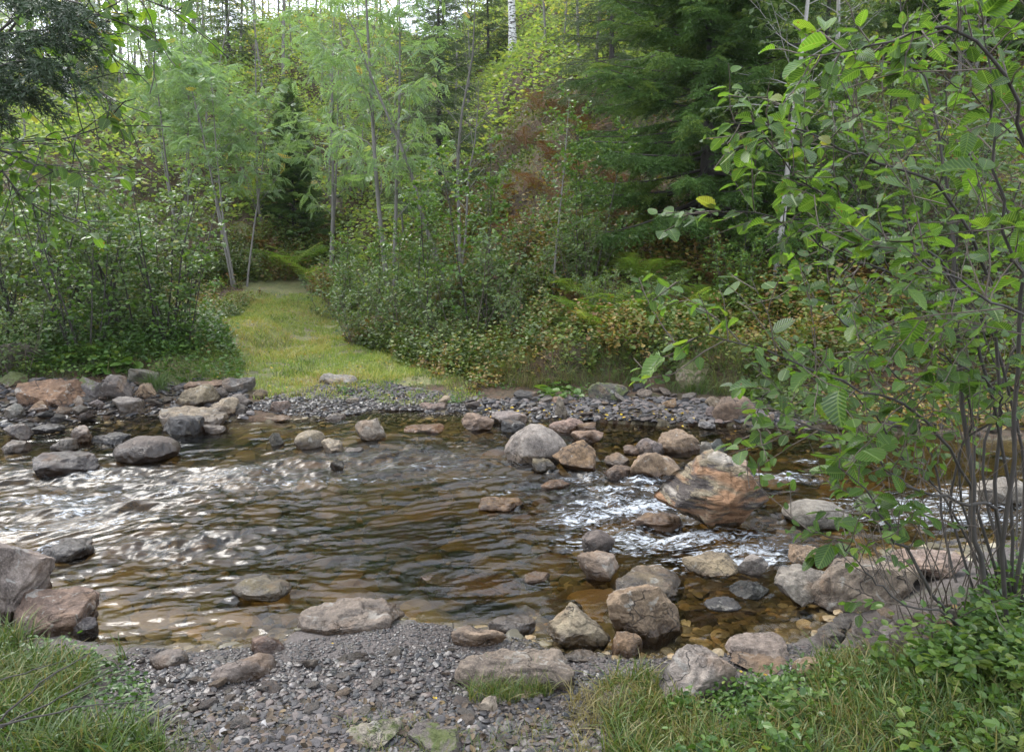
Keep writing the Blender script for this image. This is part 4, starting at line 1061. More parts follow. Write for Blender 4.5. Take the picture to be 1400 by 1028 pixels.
# ------------------------------------------------------------------ shrubs of the banks
sh1 = B('alder_shrub', 20, 2.5, .020, .12, .62, 11, 4, 5, .078, LEAF6, M['willow'], M['bark_dark'], 9, .15, .6, (10, 60), .12, .14)
sh2 = B('alder_shrub', 21, 2.1, .016, .12, .5, 10, 4, 5, .072, LEAF6, M['alder'], M['bark_dark'], 8, .15, .6, (10, 60), .12, .16)
sh3 = B('willow_shrub', 22, 1.5, .010, .12, .36, 8, 4, 4, .056, LEAF6, M['willow'], M['bark_twig'], 9, .1, .7, (20, 65), .15, .16)
for i, (px, py, D, o, s, lab) in enumerate([
    (40, 440, 10.0, sh1, 1.05, 'tall grey green shrub at the far left of the thicket'), (120, 455, 9.6, sh2, 1.0, 'dark leaved shrub in the front of the left thicket'), (165, 430, 10.8, sh1, 1.0, 'tall shrub in the middle of the left thicket'),
    (205, 440, 10.2, sh1, .95, 'tall grey green shrub beside the grassy path'), (238, 450, 10.0, sh2, .85, 'shrub leaning out over the edge of the grassy path'), (90, 400, 12.0, sh2, 1.15, 'shrub standing behind the left thicket'),
    (180, 400, 12.5, sh1, .95, 'shrub at the back of the left thicket by the path'), (-30, 440, 9.6, sh1, .9, 'shrub half outside the left edge'), (20, 480, 8.9, sh3, .75, 'low shaded shrub behind the left shore rocks'),
    (0, 380, 13.0, sh1, 1.1, 'shrub behind the left edge of the thicket'), (150, 370, 14.5, sh2, 1.0, 'green shrub far behind the left thicket')]):
    put(o, px, py, lab, 'shrub', 'shrubs of the left thicket', D=D, rz=i * 1.1, s=s, cp=(i not in (0, 1, 8)))
for i, (px, py, D, o, s, lab) in enumerate([
    (500, 460, 11.6, sh3, .85, 'small grey leaved shrub at the right edge of the path'), (560, 465, 11.2, sh3, 1.0, 'loose grey green shrub left of the dark stemmed one'), (640, 470, 10.8, sh3, 1.25, 'open dark stemmed shrub in the middle of the far bank'),
    (600, 430, 12.5, sh3, 1.15, 'airy shrub behind the dark stemmed one'), (700, 470, 10.8, sh3, .95, 'thin shrub left of the straight sapling'), (790, 470, 11.0, sh3, .9, 'thin shrub right of the straight sapling'),
    (690, 415, 13.0, sh3, .9, 'open shrub on the slope behind the straight sapling'), (530, 420, 13.0, sh3, 1.0, 'grey leaved shrub above the path edge'),
    (1230, 470, 10.2, sh1, .9, 'grey green shrub on the far bank behind the near alder'), (1160, 450, 11.0, sh3, 1.2, 'pale shrub right of the slender pale stemmed alder'),
    (1330, 460, 10.0, sh1, 1.0, 'shrub on the far bank at the right edge'), (1300, 420, 12.5, sh2, 1.2, 'shrub up the bank behind the near alder'), (1180, 390, 13.5, sh1, 1.1, 'tall shrub up the bank right of the slender alder'), (460, 400, 15.0, sh3, 1.0, 'small shrub above the upper end of the path')]):
    put(o, px, py, lab, 'shrub', 'shrubs of the far bank', D=D, rz=i * 1.7 + .4, s=s, cp=True)

sap1b = sap1; sap1 = B('alder_sapling', 17, 3.0, .017, .10, .62, 20, 5, 7, .068, LEAF6, M['alder'], M['bark_dark'], 3, .15, .5, (10, 55), .04, .12, splay=.12)
for i, (px, py, D, o, s, lab) in enumerate([(830, 500, 9.75, sh3, .55, 'low shrub on the lip of the far bank above the cobbles'), (900, 500, 9.7, sh3, .5, 'low open shrub on the far bank lip below the ferns'), (1000, 480, 9.9, sh2, .5, 'leafy low shrub right of the green ferns'), (1090, 470, 10.0, sh2, .6, 'leafy shrub at the foot of the slender pale alder'), (720, 500, 9.9, sh3, .6, 'small shrub leaning over the far gravel below the straight sapling'), (610, 500, 10.3, sh3, .5, 'small shrub where the turf meets the far bank')]):
    put(o, px, py, lab, 'shrub', 'low shrubs on the far bank lip', D=D, rz=i * 1.7, s=s, cp=True)
for i, (px, py, D, s, lab) in enumerate([(530, 460, 11.6, .62, 'short leafy sapling at the right edge of the path'), (585, 455, 11.6, .85, 'leafy sapling left of the nearly bare grey tree'), (650, 465, 11.0, .95, 'leafy sapling right in front of the nearly bare grey tree'), (805, 470, 11.0, .75, 'leafy sapling left of the green ferns'), (475, 430, 13.4, .6, 'small sapling above the path bend'), (1010, 470, 10.6, .5, 'small sapling under the low spruce branches'), (1140, 470, 10.2, .8, 'sapling right of the slender pale alder')]):
    put(sap1, px, py, lab, 'sapling', 'saplings of the far bank', D=D, rz=i * 2.3 + 1, s=s, cp=(i != 1))
# ferns above
f1 = fern(1, 13, .75, M['fern']); f2 = fern(2, 10, .62, M['fern']); f3 = fern(3, 11, .6, M['fern_brown'], 'withered_fern')
for i, (px, py, D, s) in enumerate([(800, 455, 10.6, 1.0), (830, 440, 11.0, 1.05), (860, 450, 10.6, 1.1), (895, 455, 10.4, 1.0), (925, 455, 10.5, .95), (950, 462, 10.3, .8), (880, 420, 11.6, 1.1), (840, 412, 11.9, 1.1), (815, 478, 10.1, .7), (980, 470, 10.2, .8), (965, 450, 10.9, .9), (910, 440, 11.3, 1.0), (790, 440, 11.4, .9), (850, 475, 10.3, .6), (900, 478, 10.25, .65)]):
    put(f1 if i % 2 == 0 else f2, px, py, 'light green fern in the clump on the far bank below the spruce', 'fern', 'ferns below the spruce', D=D - .75, rz=i * 1.3, s=s * 1.08, cp=i > 1)
for i, (px, py, D, s) in enumerate([(385, 345, 19.0, 1.4), (410, 335, 19.6, 1.4), (440, 350, 18.5, 1.3), (480, 345, 17.8, 1.4), (510, 320, 17.0, 1.3), (470, 300, 19.5, 1.3), (350, 320, 21, 1.3), (545, 345, 15.5, 1.2), (580, 330, 15.2, 1.2), (610, 350, 14.8, 1.0)]):
    put(f1 if i % 2 == 0 else f2, px, py, 'yellowish fern on the slope above the end of the path', 'fern', 'ferns above the path', D=D, rz=i * 1.9, s=s * 1.35, cp=True)
for i, (px, py, D, s) in enumerate([(730, 300, 15.0, 1.2), (760, 290, 15.6, 1.3), (790, 320, 14.6, 1.2), (820, 350, 13.2, 1.1), (850, 360, 12.8, 1.1), (770, 340, 13.8, 1.1), (870, 345, 13.4, 1.1), (360, 370, 19.5, 1.2), (395, 375, 19.2, 1.2), (700, 330, 14.4, 1.1), (840, 320, 14.5, 1.2), (980, 460, 10.6, .8), (1015, 470, 10.4, .9), (1130, 480, 10.2, .9), (1180, 470, 10.3, 1.0), (600, 300, 16.5, 1.2), (650, 290, 16.5, 1.2), (720, 260, 17.5, 1.4), (690, 300, 15.5, 1.3), (780, 260, 17.5, 1.4), (740, 240, 18.5, 1.4), (800, 280, 16.5, 1.3), (380, 300, 21.5, 1.4), (420, 290, 21, 1.4), (340, 290, 22, 1.4), (450, 270, 21, 1.4), (500, 270, 19.5, 1.4)]):
    put(f3, px, py, 'withered red brown fern on the shaded slope', 'fern', 'withered ferns on the slope', D=D, rz=i * 1.9, s=s, cp=i > 0)
for i in range(34):
    rr_ = np.random.RandomState(400 + i); px = rr_.uniform(500, 1080); D = rr_.uniform(9.7, 10.6) + (1.2 if px < 640 else 0)
    put(f3 if i % 3 else f2, px, 480, 'small rusty fern among the grass on the lip of the far bank' if i % 3 else 'small green fern among the grass on the lip of the far bank', 'fern', 'small ferns on the far bank lip', D=D, rz=i * 1.1, s=.45 + .3 * rr_.rand(), cp=True)
for i, (px, py, D) in enumerate([(130, 480, 9.3), (155, 470, 9.5), (60, 490, 9.0)]):
    put(f2, px, py, 'green fern in the shade under the left thicket', 'fern', 'ferns under the left thicket', D=D, rz=i * 2.1, s=.7, cp=True)

# ------------------------------------------------------------------ ground cover, grass, litter
def blades(name, pts, h0, h1, w, mat, seed, label, lean=.5, cat='grass', rr=(0, 1), patch=0.0):
    r = np.random.RandomState(seed)
    n = len(pts); z = hgt(pts[:, 0], pts[:, 1])
    T, tt = [], (0, .4, .75, 1)
    for k, t in enumerate(tt[:3]): T += [(t, 1 - t * .55), (t, -(1 - t * .55))]
    T.append((1, 0)); T = np.array(T)
    h = h0 + (h1 - h0) * r.beta(1.6, 2.2, n); az = r.uniform(0, 2 * pi, n); wz = r.uniform(0, 2 * pi, n)
    ln = lean * r.uniform(.2, 1.5, n)
    D2 = np.stack([np.cos(az), np.sin(az)], 1); W2 = np.stack([np.cos(wz), np.sin(wz)], 1)
    V = np.zeros((n, 7, 3)); t = T[:, 0][None]
    V[:, :, :2] = pts[:, None] + D2[:, None] * (h * ln)[:, None, None] * (t ** 2)[..., None] + W2[:, None] * (w * (h / h1)[:, None] * T[:, 1][None])[..., None]
    V[:, :, 2] = z[:, None] - .005 + h[:, None] * (t * (1 - .35 * np.minimum(ln, 1.4)[:, None] * t))
    off = np.arange(n)[:, None, None] * 7
    Q = (np.array([(0, 1, 3, 2), (2, 3, 5, 4)])[None] + off).reshape(-1, 4); TR = (np.array([(4, 5, 6)])[None] + off).reshape(-1, 3)
    rn = np.clip(r.uniform(*rr, n) * .75 + .25 * (noise(pts[:, 0] * 3, pts[:, 1] * 3, 0, 9) * .5 + .5) + .26 * noise(pts[:, 0] * .9, pts[:, 1] * .9, 0, 19), 0, 1)
    A = Acc().add(V.reshape(-1, 3), Q, TR, np.repeat(rn, 7)); return tag(A.build(name, mat, smooth=True), label, cat, kind='stuff')
def herbs(name, pts, size, hgt_range, mat, seed, label, T=LEAF6, kind='stuff', flat=.6, cat='ground cover', rr=None):
    r = np.random.RandomState(seed); n = len(pts)
    z = hgt(pts[:, 0], pts[:, 1]) + r.uniform(*hgt_range, n) * r.rand(n)
    d = unit(np.column_stack([r.randn(n, 2), r.uniform(-.3, .5, n)])); up = unit(np.array((0, 0, 1.)) + r.randn(n, 3) * flat)
    rn = np.clip(.5 + .42 * noise(pts[:, 0] * .8, pts[:, 1] * .8, z * .5, seed) + r.randn(n) * .22, 0, 1) if rr is None else r.uniform(*rr, n)
    A = Acc().inst(T[0], T[1], T[2], frames(d, up), np.column_stack([pts, z]), rn, size * r.uniform(.5, 1.3, n))
    return tag(A.build(name, mat, smooth=False), label, cat, kind=kind)
def clumped(pts, scale, seed, keep):
    m = noise(pts[:, 0] * scale, pts[:, 1] * scale, 0, seed) + .35 * noise(pts[:, 0] * scale * 4, pts[:, 1] * scale * 4, 0, seed + 1)
    return pts[m > keep]
def weeds(name, pts, h0, h1, size, mat, seed, label, nl=9, T=LEAF6):
    fc = P(870, 440, 10.2); pts = pts[((pts[:, 0] - fc[0]) / 1.15) ** 2 + ((pts[:, 1] - fc[1]) / .9) ** 2 > 1]
    r = np.random.RandomState(seed); n = len(pts); z = hgt(pts[:, 0], pts[:, 1]); h = h0 + (h1 - h0) * r.rand(n) ** 1.4
    az = r.uniform(0, 2 * pi, n); ln = r.uniform(0, .5, n); pos, d, s, rn = [], [], [], []
    base = np.clip(.5 + .40 * noise(pts[:, 0] * .9, pts[:, 1] * .9, 0, seed + 3) + r.randn(n) * .22, 0, 1)
    A = Acc()
    for k in range(nl):
        t = .15 + .85 * (k + r.rand(n)) / nl
        p = np.column_stack([pts[:, 0] + np.cos(az) * ln * h * t ** 2, pts[:, 1] + np.sin(az) * ln * h * t ** 2, z + h * t * (1 - .15 * t)])
        a2 = r.uniform(0, 2 * pi, n); dd = unit(np.column_stack([np.cos(a2), np.sin(a2), r.uniform(-.3, .7, n)]))
        pos.append(p); d.append(dd); s.append(size * r.uniform(.6, 1.3, n) * (1.15 - .5 * t)); rn.append(np.clip(base + r.randn(n) * .08, 0, 1))
    p, d, s, rn = map(np.concatenate, (pos, d, s, rn))
    A.inst(T[0], T[1], T[2], frames(d, unit(np.array((0, 0, 1.)) + r.randn(len(p), 3) * .5)), p, rn, s)
    return tag(A.build(name, mat, smooth=False), label, 'ground cover', kind='stuff')
# near left grass
gl = region_pts([(-150, 880), (60, 880), (110, 888), (175, 905), (230, 960), (215, 1000), (235, 1060), (-150, 1060)], 13000, 31)
blades('grass', clumped(gl, 4, 1, -.2), .03, .20, .0038, M['grass'], 31, 'ragged green grass on the near left bank', .8)
herbs('herbs', region_pts([(-150, 880), (110, 888), (200, 930), (230, 1060), (-150, 1060)], 4200, 32), .024, (.0, .10), M['herb'], 32, 'small leafy herbs growing through the near left grass')
# near right grass and herbs
gr_poly = [(820, 940), (890, 925), (930, 965), (1010, 960), (1060, 930), (1130, 905), (1200, 900), (1330, 930), (1420, 900), (1500, 1060), (820, 1060), (790, 1000)]
blades('grass', clumped(region_pts(gr_poly, 17000, 33), 4, 2, -.3), .025, .15, .0034, M['grass'], 33, 'uneven grass with straw coloured patches on the near right bank', .8)
herbs('herbs', clumped(region_pts([(900, 980), (1060, 935), (1150, 900), (1330, 930), (1430, 880), (1500, 1060), (900, 1060)], 11000, 34), 3, 5, .05), .023, (.0, .10), M['herb'], 34, 'dense low herbs with small oval leaves under the near alder')
herbs('herbs', clumped(region_pts([(1250, 925), (1300, 880), (1340, 820), (1420, 790), (1500, 900), (1420, 940)], 2600, 60), 3, 15, -.3), .034, (.0, .22), M['herb'], 60, 'shaded herbs crowding round the alder stems', rr=(0, .7))
herbs('fallen_leaves', region_pts([(1000, 1000), (1130, 915), (1250, 850), (1420, 800), (1500, 1000), (1200, 1050)], 700, 61), .032, (0, .03), M['dirt_litter'], 61, 'dead brown leaves lying among the herbs under the near alder', LEAF6, flat=.5, cat='leaves')
blades('dry_grass', clumped(region_pts([(780, 950), (900, 940), (980, 980), (960, 1060), (780, 1060)], 2600, 62), 5, 25, .0), .03, .13, .002, M['grass'], 62, 'straw coloured dry grass among the green on the near bank', .9, rr=(.85, 1))
blades('grass', region_pts([(640, 948), (700, 925), (745, 935), (760, 955), (690, 965), (640, 965)], 1300, 35), .03, .13, .002, M['grass'], 35, 'grass tuft growing against the long low boulder', .7)
blades('grass', clumped(region_pts([(230, 940), (420, 980), (760, 960), (840, 1050), (230, 1050)], 2600, 36), 2.6, 3, .38), .02, .08, .0018, M['grass'], 36, 'scattered little grass tufts on the near gravel', .8)
blades('grass', region_pts([(200, 528), (222, 524), (232, 536), (205, 542)], 700, 37), .08, .34, .003, M['grass'], 37, 'long leaved grass tuft drooping over the left shore stones', 1.0)
# far side grass
pp = [(330, 548), (270, 512), (235, 470), (262, 425), (315, 398), (430, 402), (495, 440), (560, 488), (650, 530), (600, 546), (480, 545)]
pg = region_pts(pp, 85000, 38)
msk = (noise(pg[:, 0] * 2.6, pg[:, 1] * 2.0, 0, 4) + .8 * noise(pg[:, 0] * 9, pg[:, 1] * 7, 0, 5) > -.75 + .9 * sstep(9.9 - pg[:, 1], 0, 1.2))
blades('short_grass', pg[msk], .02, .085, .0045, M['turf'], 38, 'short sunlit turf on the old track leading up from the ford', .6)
pe = region_pts(pp, 30000, 90)
for nm_, q_, mt_, lb_ in (('grass_tufts', noise(pe[:, 0] * 2.2, pe[:, 1] * 1.6, 0, 91) + .5 * noise(pe[:, 0] * 8, pe[:, 1] * 7, 0, 92) > .48, M['grass'], 'darker uneven tufts in the turf of the track'), ('dry_grass', noise(pe[:, 0] * 1.7, pe[:, 1] * 1.2, 0, 93) + .5 * noise(pe[:, 0] * 8, pe[:, 1] * 7, 0, 94) > .45, M['turf'], 'straw coloured patches in the turf of the track')):
    blades(nm_, pe[q_], .04, .16, .0045, mt_, 95, lb_, .8, rr=(.2, .9) if nm_ == 'grass_tufts' else (.8, 1))
for k_, strip in enumerate(([(255, 480), (300, 425), (345, 398), (355, 402), (320, 440), (290, 500)], [(430, 400), (500, 440), (565, 485), (650, 525), (640, 540), (540, 500), (470, 445)])):
    weeds('path_edge_weeds', clumped(region_pts(strip, 900, 96 + k_), 2, 97, -.35), .06, .34, .05, M['cover'], 98 + k_, 'ragged weeds spilling over the left edge of the path' if k_ == 0 else 'ragged weeds spilling over the right edge of the path', 7)
herbs('herbs', clumped(region_pts(pp, 5000, 39), 1.5, 6, .0), .035, (0, .05), M['herb'], 39, 'broad leaved weeds flecking the grassy path', rr=(.3, .9))
herbs('fallen_leaves', clumped(region_pts(pp + [], 1500, 40), 1.5, 8, -.3), .04, (0, .04), M['yellow_leaf'], 40, 'fallen yellow leaves on the grassy path', LEAF4, flat=.3, cat='leaves')
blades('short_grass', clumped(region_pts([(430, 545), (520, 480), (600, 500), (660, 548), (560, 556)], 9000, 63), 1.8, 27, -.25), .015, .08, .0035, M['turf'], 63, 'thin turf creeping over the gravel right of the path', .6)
herbs('bank_herbs', region_pts([(1000, 545), (1030, 480), (1400, 480), (1420, 590), (1100, 585)], 9000, 64), .05, (0, .2), M['cover'], 64, 'herbs hanging over the far bank behind the near alder')
eb = [(640, 530), (530, 465), (520, 440), (700, 455), (1100, 455), (1400, 470), (1400, 545), (1040, 535), (900, 520), (700, 520), (640, 540)]
blades('bank_grass', clumped(region_pts(eb, 26000, 41), 1.8, 141, -.2), .05, .26, .0035, M['grass'], 41, 'rough mixed grass along the lip of the far bank', .8)
herbs('bank_herbs', region_pts(eb, 26000, 42), .05, (0, .24), M['cover'], 42, 'mixed green and rusty herbs along the far bank')
lb = [(-60, 520), (-60, 440), (180, 440), (300, 455), (335, 500), (330, 530), (200, 520)]
blades('bank_grass', region_pts(lb, 16000, 43), .05, .28, .0035, M['grass'], 43, 'shaded grass under the left thicket', .8)
herbs('bank_herbs', region_pts(lb, 16000, 44), .05, (0, .28), M['herb'], 44, 'shaded leafy herbs under the left thicket')
herbs('large_leaves', region_pts([(120, 505), (185, 500), (190, 515), (130, 515)], 60, 45), .14, (.02, .16), M['herb'], 45, 'big round coltsfoot leaves behind the left shore stones', NLEAF, flat=.25, rr=(.4, .9))
herbs('large_leaves', region_pts([(745, 530), (790, 528), (795, 545), (755, 550)], 26, 46), .15, (.02, .12), M['herb'], 46, 'big round green leaves at the foot of the far bank', NLEAF, flat=.25, rr=(.5, .9))
herbs('bank_herbs', clumped(region_pts([(400, 530), (560, 520), (820, 530), (860, 545), (640, 555), (480, 550)], 3500, 47), 2.2, 7, .1), .035, (0, .06), M['herb'], 47, 'small weeds among the stones of the far gravel bar', rr=(.2, .8))
blades('hanging_grass', clumped(region_pts([(640, 500), (860, 495), (1060, 500), (1100, 550), (860, 530), (690, 530)], 8000, 65), 2.5, 66, -.45), .08, .34, .0035, M['grass'], 65, 'withered grass hanging over the cut edge of the far bank', 1.4, rr=(.35, 1))
weeds('undergrowth', clumped(region_pts([(470, 470), (560, 440), (700, 455), (1100, 455), (1400, 470), (1400, 540), (1040, 530), (900, 515), (700, 515), (600, 510)], 4200, 71), 1.6, 72, -.25), .12, .62, .07, M['cover'], 71, 'knee high green and russet weeds along the top of the far bank')
weeds('undergrowth', region_pts([(-60, 500), (-60, 440), (180, 440), (300, 455), (325, 490), (200, 505)], 2200, 73), .12, .6, .07, M['herb'], 73, 'knee high weeds under the left thicket')
weeds('undergrowth', clumped(region_pts([(420, 400), (560, 330), (700, 300), (860, 340), (1100, 420), (1400, 430), (1100, 455), (700, 450), (480, 440)], 7000, 75), .9, 76, -.3), .15, .9, .085, M['cover'], 75, 'tall mixed weeds and seedlings climbing the foot of the slope')
weeds('undergrowth', clumped(region_pts([(230, 390), (330, 330), (480, 300), (420, 385)], 1500, 77), .9, 78, -.5), .15, .8, .08, M['cover'], 77, 'weeds and seedlings round the upper end of the path')
weeds('undergrowth', region_pts([(1180, 930), (1300, 890), (1350, 840), (1420, 800), (1500, 900), (1420, 1000), (1250, 960)], 380, 79), .06, .32, .045, M['herb'], 79, 'leafy seedlings standing among the near alder stems', 8)
weeds('undergrowth', clumped(region_pts([(900, 980), (1060, 950), (1150, 920), (1330, 950), (1430, 900), (1500, 1060), (900, 1060)], 420, 81), 3, 82, -.2), .04, .16, .042, M['herb'], 81, 'clumps of leafy weeds on the near right bank', 7)
# hillside undergrowth
r = np.random.RandomState(50)
hp = np.column_stack([r.uniform(-26, 24, 420000), 9.2 + 32 * r.rand(420000) ** 1.25])
ok = (hp[:, 1] > yfoot(hp[:, 0]) - .8) & ~on_path(hp[:, 0], hp[:, 1]) & (np.abs(hp[:, 0]) < .74 * hp[:, 1] + 1)
hp = hp[ok]
near_ = hp[:, 1] < 20
herbs('undergrowth', hp[near_], .075, (0, .34), M['cover'], 51, 'tangled green and russet undergrowth on the lower slope', LEAF6, flat=.7)
herbs('undergrowth', hp[~near_], .14, (0, .7), M['birch'], 52, 'bright yellow green undergrowth on the upper slope', LEAF4, flat=.8, rr=(0, .9))
blades('undergrowth_grass', hp[near_][:30000], .08, .4, .004, M['turf'], 53, 'long withered grass on the lower slope', .9)
lp = region_pts([(-40, 440), (300, 455), (300, 380), (-60, 330)], 16000, 54)
herbs('undergrowth', lp, .06, (0, .4), M['cover'], 54, 'low growth filling the ground behind the left thicket')
# litter on the near shore
herbs('fallen_leaves', region_pts([(230, 960), (420, 960), (800, 960), (840, 1050), (230, 1050)], 900, 55), .028, (0, .015), M['dirt_litter'], 55, 'curled brown dead leaves strewn over the near gravel', LEAF6, flat=.5, cat='leaves', rr=(0, .95))
herbs('fallen_leaves', region_pts([(450, 880), (800, 900), (1300, 880), (1300, 1040), (300, 1040)], 46, 56), .022, (0, .01), M['yellow_leaf'], 56, 'a few bright yellow leaves lying on the near gravel', LEAF6, flat=.3, cat='leaves')
herbs('fallen_leaves', region_pts([(640, 560), (1040, 560), (1040, 585), (640, 570)], 120, 57), .035, (.02, .07), M['yellow_leaf'], 57, 'yellow leaves caught among the far cobbles', LEAF6, flat=.3, cat='leaves')

# ------------------------------------------------------------------ near alder on the right
def near_bush():
    r = np.random.RandomState(8); root = empty('alder_bush', tuple(P(1370, 930, 2.75))); o0 = np.array(root.location)
    LV = Leaves(); W = Acc()
    stems = [  # photograph pixels with distance, thickness at the base
        ([(1388, 945, 2.7), (1361, 909, 2.7), (1323, 870, 2.7), (1276, 816, 2.65), (1246, 760, 2.6), (1215, 719, 2.55), (1188, 680, 2.5), (1150, 640, 2.5)], .016, 'twigs'),
        ([(1372, 930, 2.8), (1345, 800, 2.8), (1334, 720, 2.8), (1320, 600, 2.85), (1306, 400, 2.9), (1303, 320, 2.95), (1296, 231, 3.0), (1269, 123, 3.05), (1238, 60, 3.1), (1225, -40, 3.1)], .019, ''),
        ([(1385, 940, 2.6), (1372, 780, 2.5), (1390, 560, 2.4), (1395, 380, 2.3), (1381, 340, 2.3), (1357, 193, 2.25), (1354, 104, 2.2), (1345, 20, 2.2)], .014, ''),
        ([(1370, 925, 2.9), (1361, 708, 2.8), (1323, 688, 2.75), (1265, 673, 2.7), (1226, 653, 2.6), (1188, 623, 2.55), (1138, 596, 2.5), (1080, 575, 2.5)], .012, ''),
        ([(1375, 930, 3.0), (1340, 700, 2.9), (1290, 610, 2.8), (1246, 561, 2.6), (1188, 537, 2.5), (1110, 506, 2.4), (1053, 479, 2.35), (972, 460, 2.3), (925, 480, 2.3)], .011, ''),
        ([(1375, 930, 3.1), (1362, 720, 3.1), (1366, 500, 3.1), (1350, 380, 3.0), (1292, 266, 2.8), (1207, 224, 2.7), (1153, 204, 2.6), (1076, 173, 2.5), (1000, 165, 2.45)], .014, ''),
        ([(1385, 930, 2.9), (1380, 700, 2.9), (1340, 480, 2.8), (1290, 360, 2.75), (1188, 305, 2.6), (1130, 270, 2.5), (1091, 239, 2.45), (1045, 189, 2.4)], .012, ''),
        ([(1378, 930, 3.2), (1300, 780, 3.3), (1280, 650, 3.4), (1230, 520, 3.4), (1150, 440, 3.3), (1110, 400, 3.3)], .012, ''),
        ([(1390, 930, 3.3), (1400, 650, 3.2), (1350, 450, 3.1), (1240, 380, 3.0), (1150, 350, 2.9), (1060, 300, 2.8), (975, 290, 2.8)], .012, ''),
        ([(1395, 940, 2.8), (1430, 600, 2.5), (1420, 300, 2.2), (1380, 120, 2.0), (1300, 40, 1.95), (1200, 60, 1.95), (1100, 85, 2.0)], .012, ''),
        ([(1392, 940, 2.9), (1440, 500, 2.8), (1450, 150, 2.7), (1400, 0, 2.6), (1340, -60, 2.6)], .014, ''),
        ([(1380, 930, 3.4), (1330, 760, 3.5), (1330, 560, 3.6), (1280, 480, 3.6), (1200, 430, 3.6)], .012, ''),
        ([(1365, 930, 2.7), (1310, 850, 2.6), (1240, 830, 2.5), (1190, 790, 2.45), (1150, 745, 2.4), (1110, 725, 2.4)], .008, ''),
        ([(1400, 930, 2.6), (1470, 700, 2.3), (1440, 480, 2.1), (1330, 400, 2.0), (1250, 350, 2.0), (1200, 330, 1.95)], .010, ''),
        ([(1385, 930, 3.2), (1345, 650, 3.3), (1400, 420, 3.3), (1420, 250, 3.3), (1330, 130, 3.2), (1240, 90, 3.1)], .012, ''),
        ([(1380, 930, 3.0), (1300, 700, 3.0), (1330, 560, 2.9), (1260, 460, 2.9), (1180, 480, 2.8), (1130, 520, 2.8)], .010, ''),
        ([(1385, 930, 3.1), (1290, 680, 3.1), (1230, 620, 3.0), (1170, 540, 3.0), (1060, 530, 2.9), (1030, 600, 2.85)], .009, ''),
        ([(1380, 930, 3.3), (1390, 650, 3.5), (1330, 420, 3.5), (1250, 420, 3.5), (1160, 500, 3.4)], .009, ''),
        ([(1380, 930, 3.4), (1400, 650, 3.6), (1380, 520, 3.5), (1300, 560, 3.4), (1200, 590, 3.3), (1150, 620, 3.3)], .009, ''),
        ([(1390, 930, 3.1), (1420, 650, 2.9), (1400, 470, 2.8), (1310, 450, 2.7), (1220, 470, 2.65)], .009, ''),
        ([(1390, 930, 3.3), (1430, 650, 3.2), (1380, 300, 3.3), (1300, 200, 3.3), (1180, 150, 3.3), (1120, 140, 3.2)], .009, ''),
        ([(1395, 930, 3.0), (1310, 640, 3.0), (1370, 560, 2.8), (1310, 500, 2.7), (1240, 560, 2.7)], .010, ''),
    ]
    for g, rad, _ in stems:
        pts = np.array([P(*q) for q in g]) - o0
        pts[0] = pts[0] * .8 + r.randn(3) * .05; pts[0, 2] = -.05
        t = np.linspace(0, 1, 26); x = t * (len(pts) - 1); i = np.clip(x.astype(int), 0, len(pts) - 2); f = (x - i)[:, None]
        def cr(k): return pts[np.clip(k, 0, len(pts) - 1)]
        a, b, c, d = cr(i - 1), cr(i), cr(i + 1), cr(i + 2)
        sp = .5 * (2 * b + (c - a) * f + (2 * a - 5 * b + 4 * c - d) * f ** 2 + (3 * b - a - 3 * c + d) * f ** 3)
        sp[1:] += r.randn(25, 3) * .006
        S = Acc(); tube(S, sp, rad * .62 * np.linspace(1, .16, 26) ** .9, 7); S.build('stem', M['bark_dark'], root)
        L = np.linalg.norm(np.diff(sp, axis=0), axis=1).sum()
        n = int(L * 9)
        for k in range(n):
            tt = .30 + .70 * (k + r.rand()) / n
            q, dq = interp(sp, np.array([min(tt, .999)])); q, dq = q[0], dq[0]
            h = q[2] + o0[2]
            sd = unit(np.cross(dq, r.randn(3))); l = r.uniform(.12, .42) * (1.25 - .6 * tt)
            tw = curve_pts(q, dq * .7 + sd * .9 + (0, 0, .15), l, 4, .1, r, .25)
            tube(W, tw, .0028 * np.linspace(1, .45, 5), 3)
            if h < .62 and r.rand() < .75: continue
            LV.along(tw, r.randint(3, 7), .044 if r.rand() < .78 else .074, r, .15, .15)
            if l > .25:
                for _ in range(2):
                    q2, d2 = interp(tw, np.array([r.uniform(.3, .9)])); t3 = curve_pts(q2[0], d2[0] * .6 + r.randn(3) * .6, l * .5, 3, 0, r, .2)
                    tube(W, t3, .0018, 3); LV.along(t3, r.randint(2, 5), .042, r, .2, .15)
        LV.along(sp, 5, .07, r, .75, .1)
    W.build('twigs', M['bark_twig'], root)
    A = Acc(); LV.emit(A, NLEAF, r, 1.0, .42); A.build('foliage', M['alder_near'], root, uv=True)
    tag(root, 'dark stemmed alder with large fresh green leaves reaching over the water from the right', 'alder bush')
    # bare thin shoots around its foot
    for k in range(26):
        p = P(r.uniform(1230, 1420), r.uniform(860, 960), r.uniform(2.6, 3.3)); p[2] = hgt(p[0], p[1]) - .02
        S = Acc(); tube(S, curve_pts((0, 0, 0), (r.uniform(-.5, .3), r.uniform(-.3, .3), 1), r.uniform(.5, 1.3), 6, .1, r, .3), .0035 * np.linspace(1, .3, 7), 4)
        o = S.build('bare_shoot', M['bark_twig'], None, loc=p); tag(o, 'thin leafless shoot standing among others at the foot of the near alder', 'twig', 'bare shoots under the near alder')
near_bush()

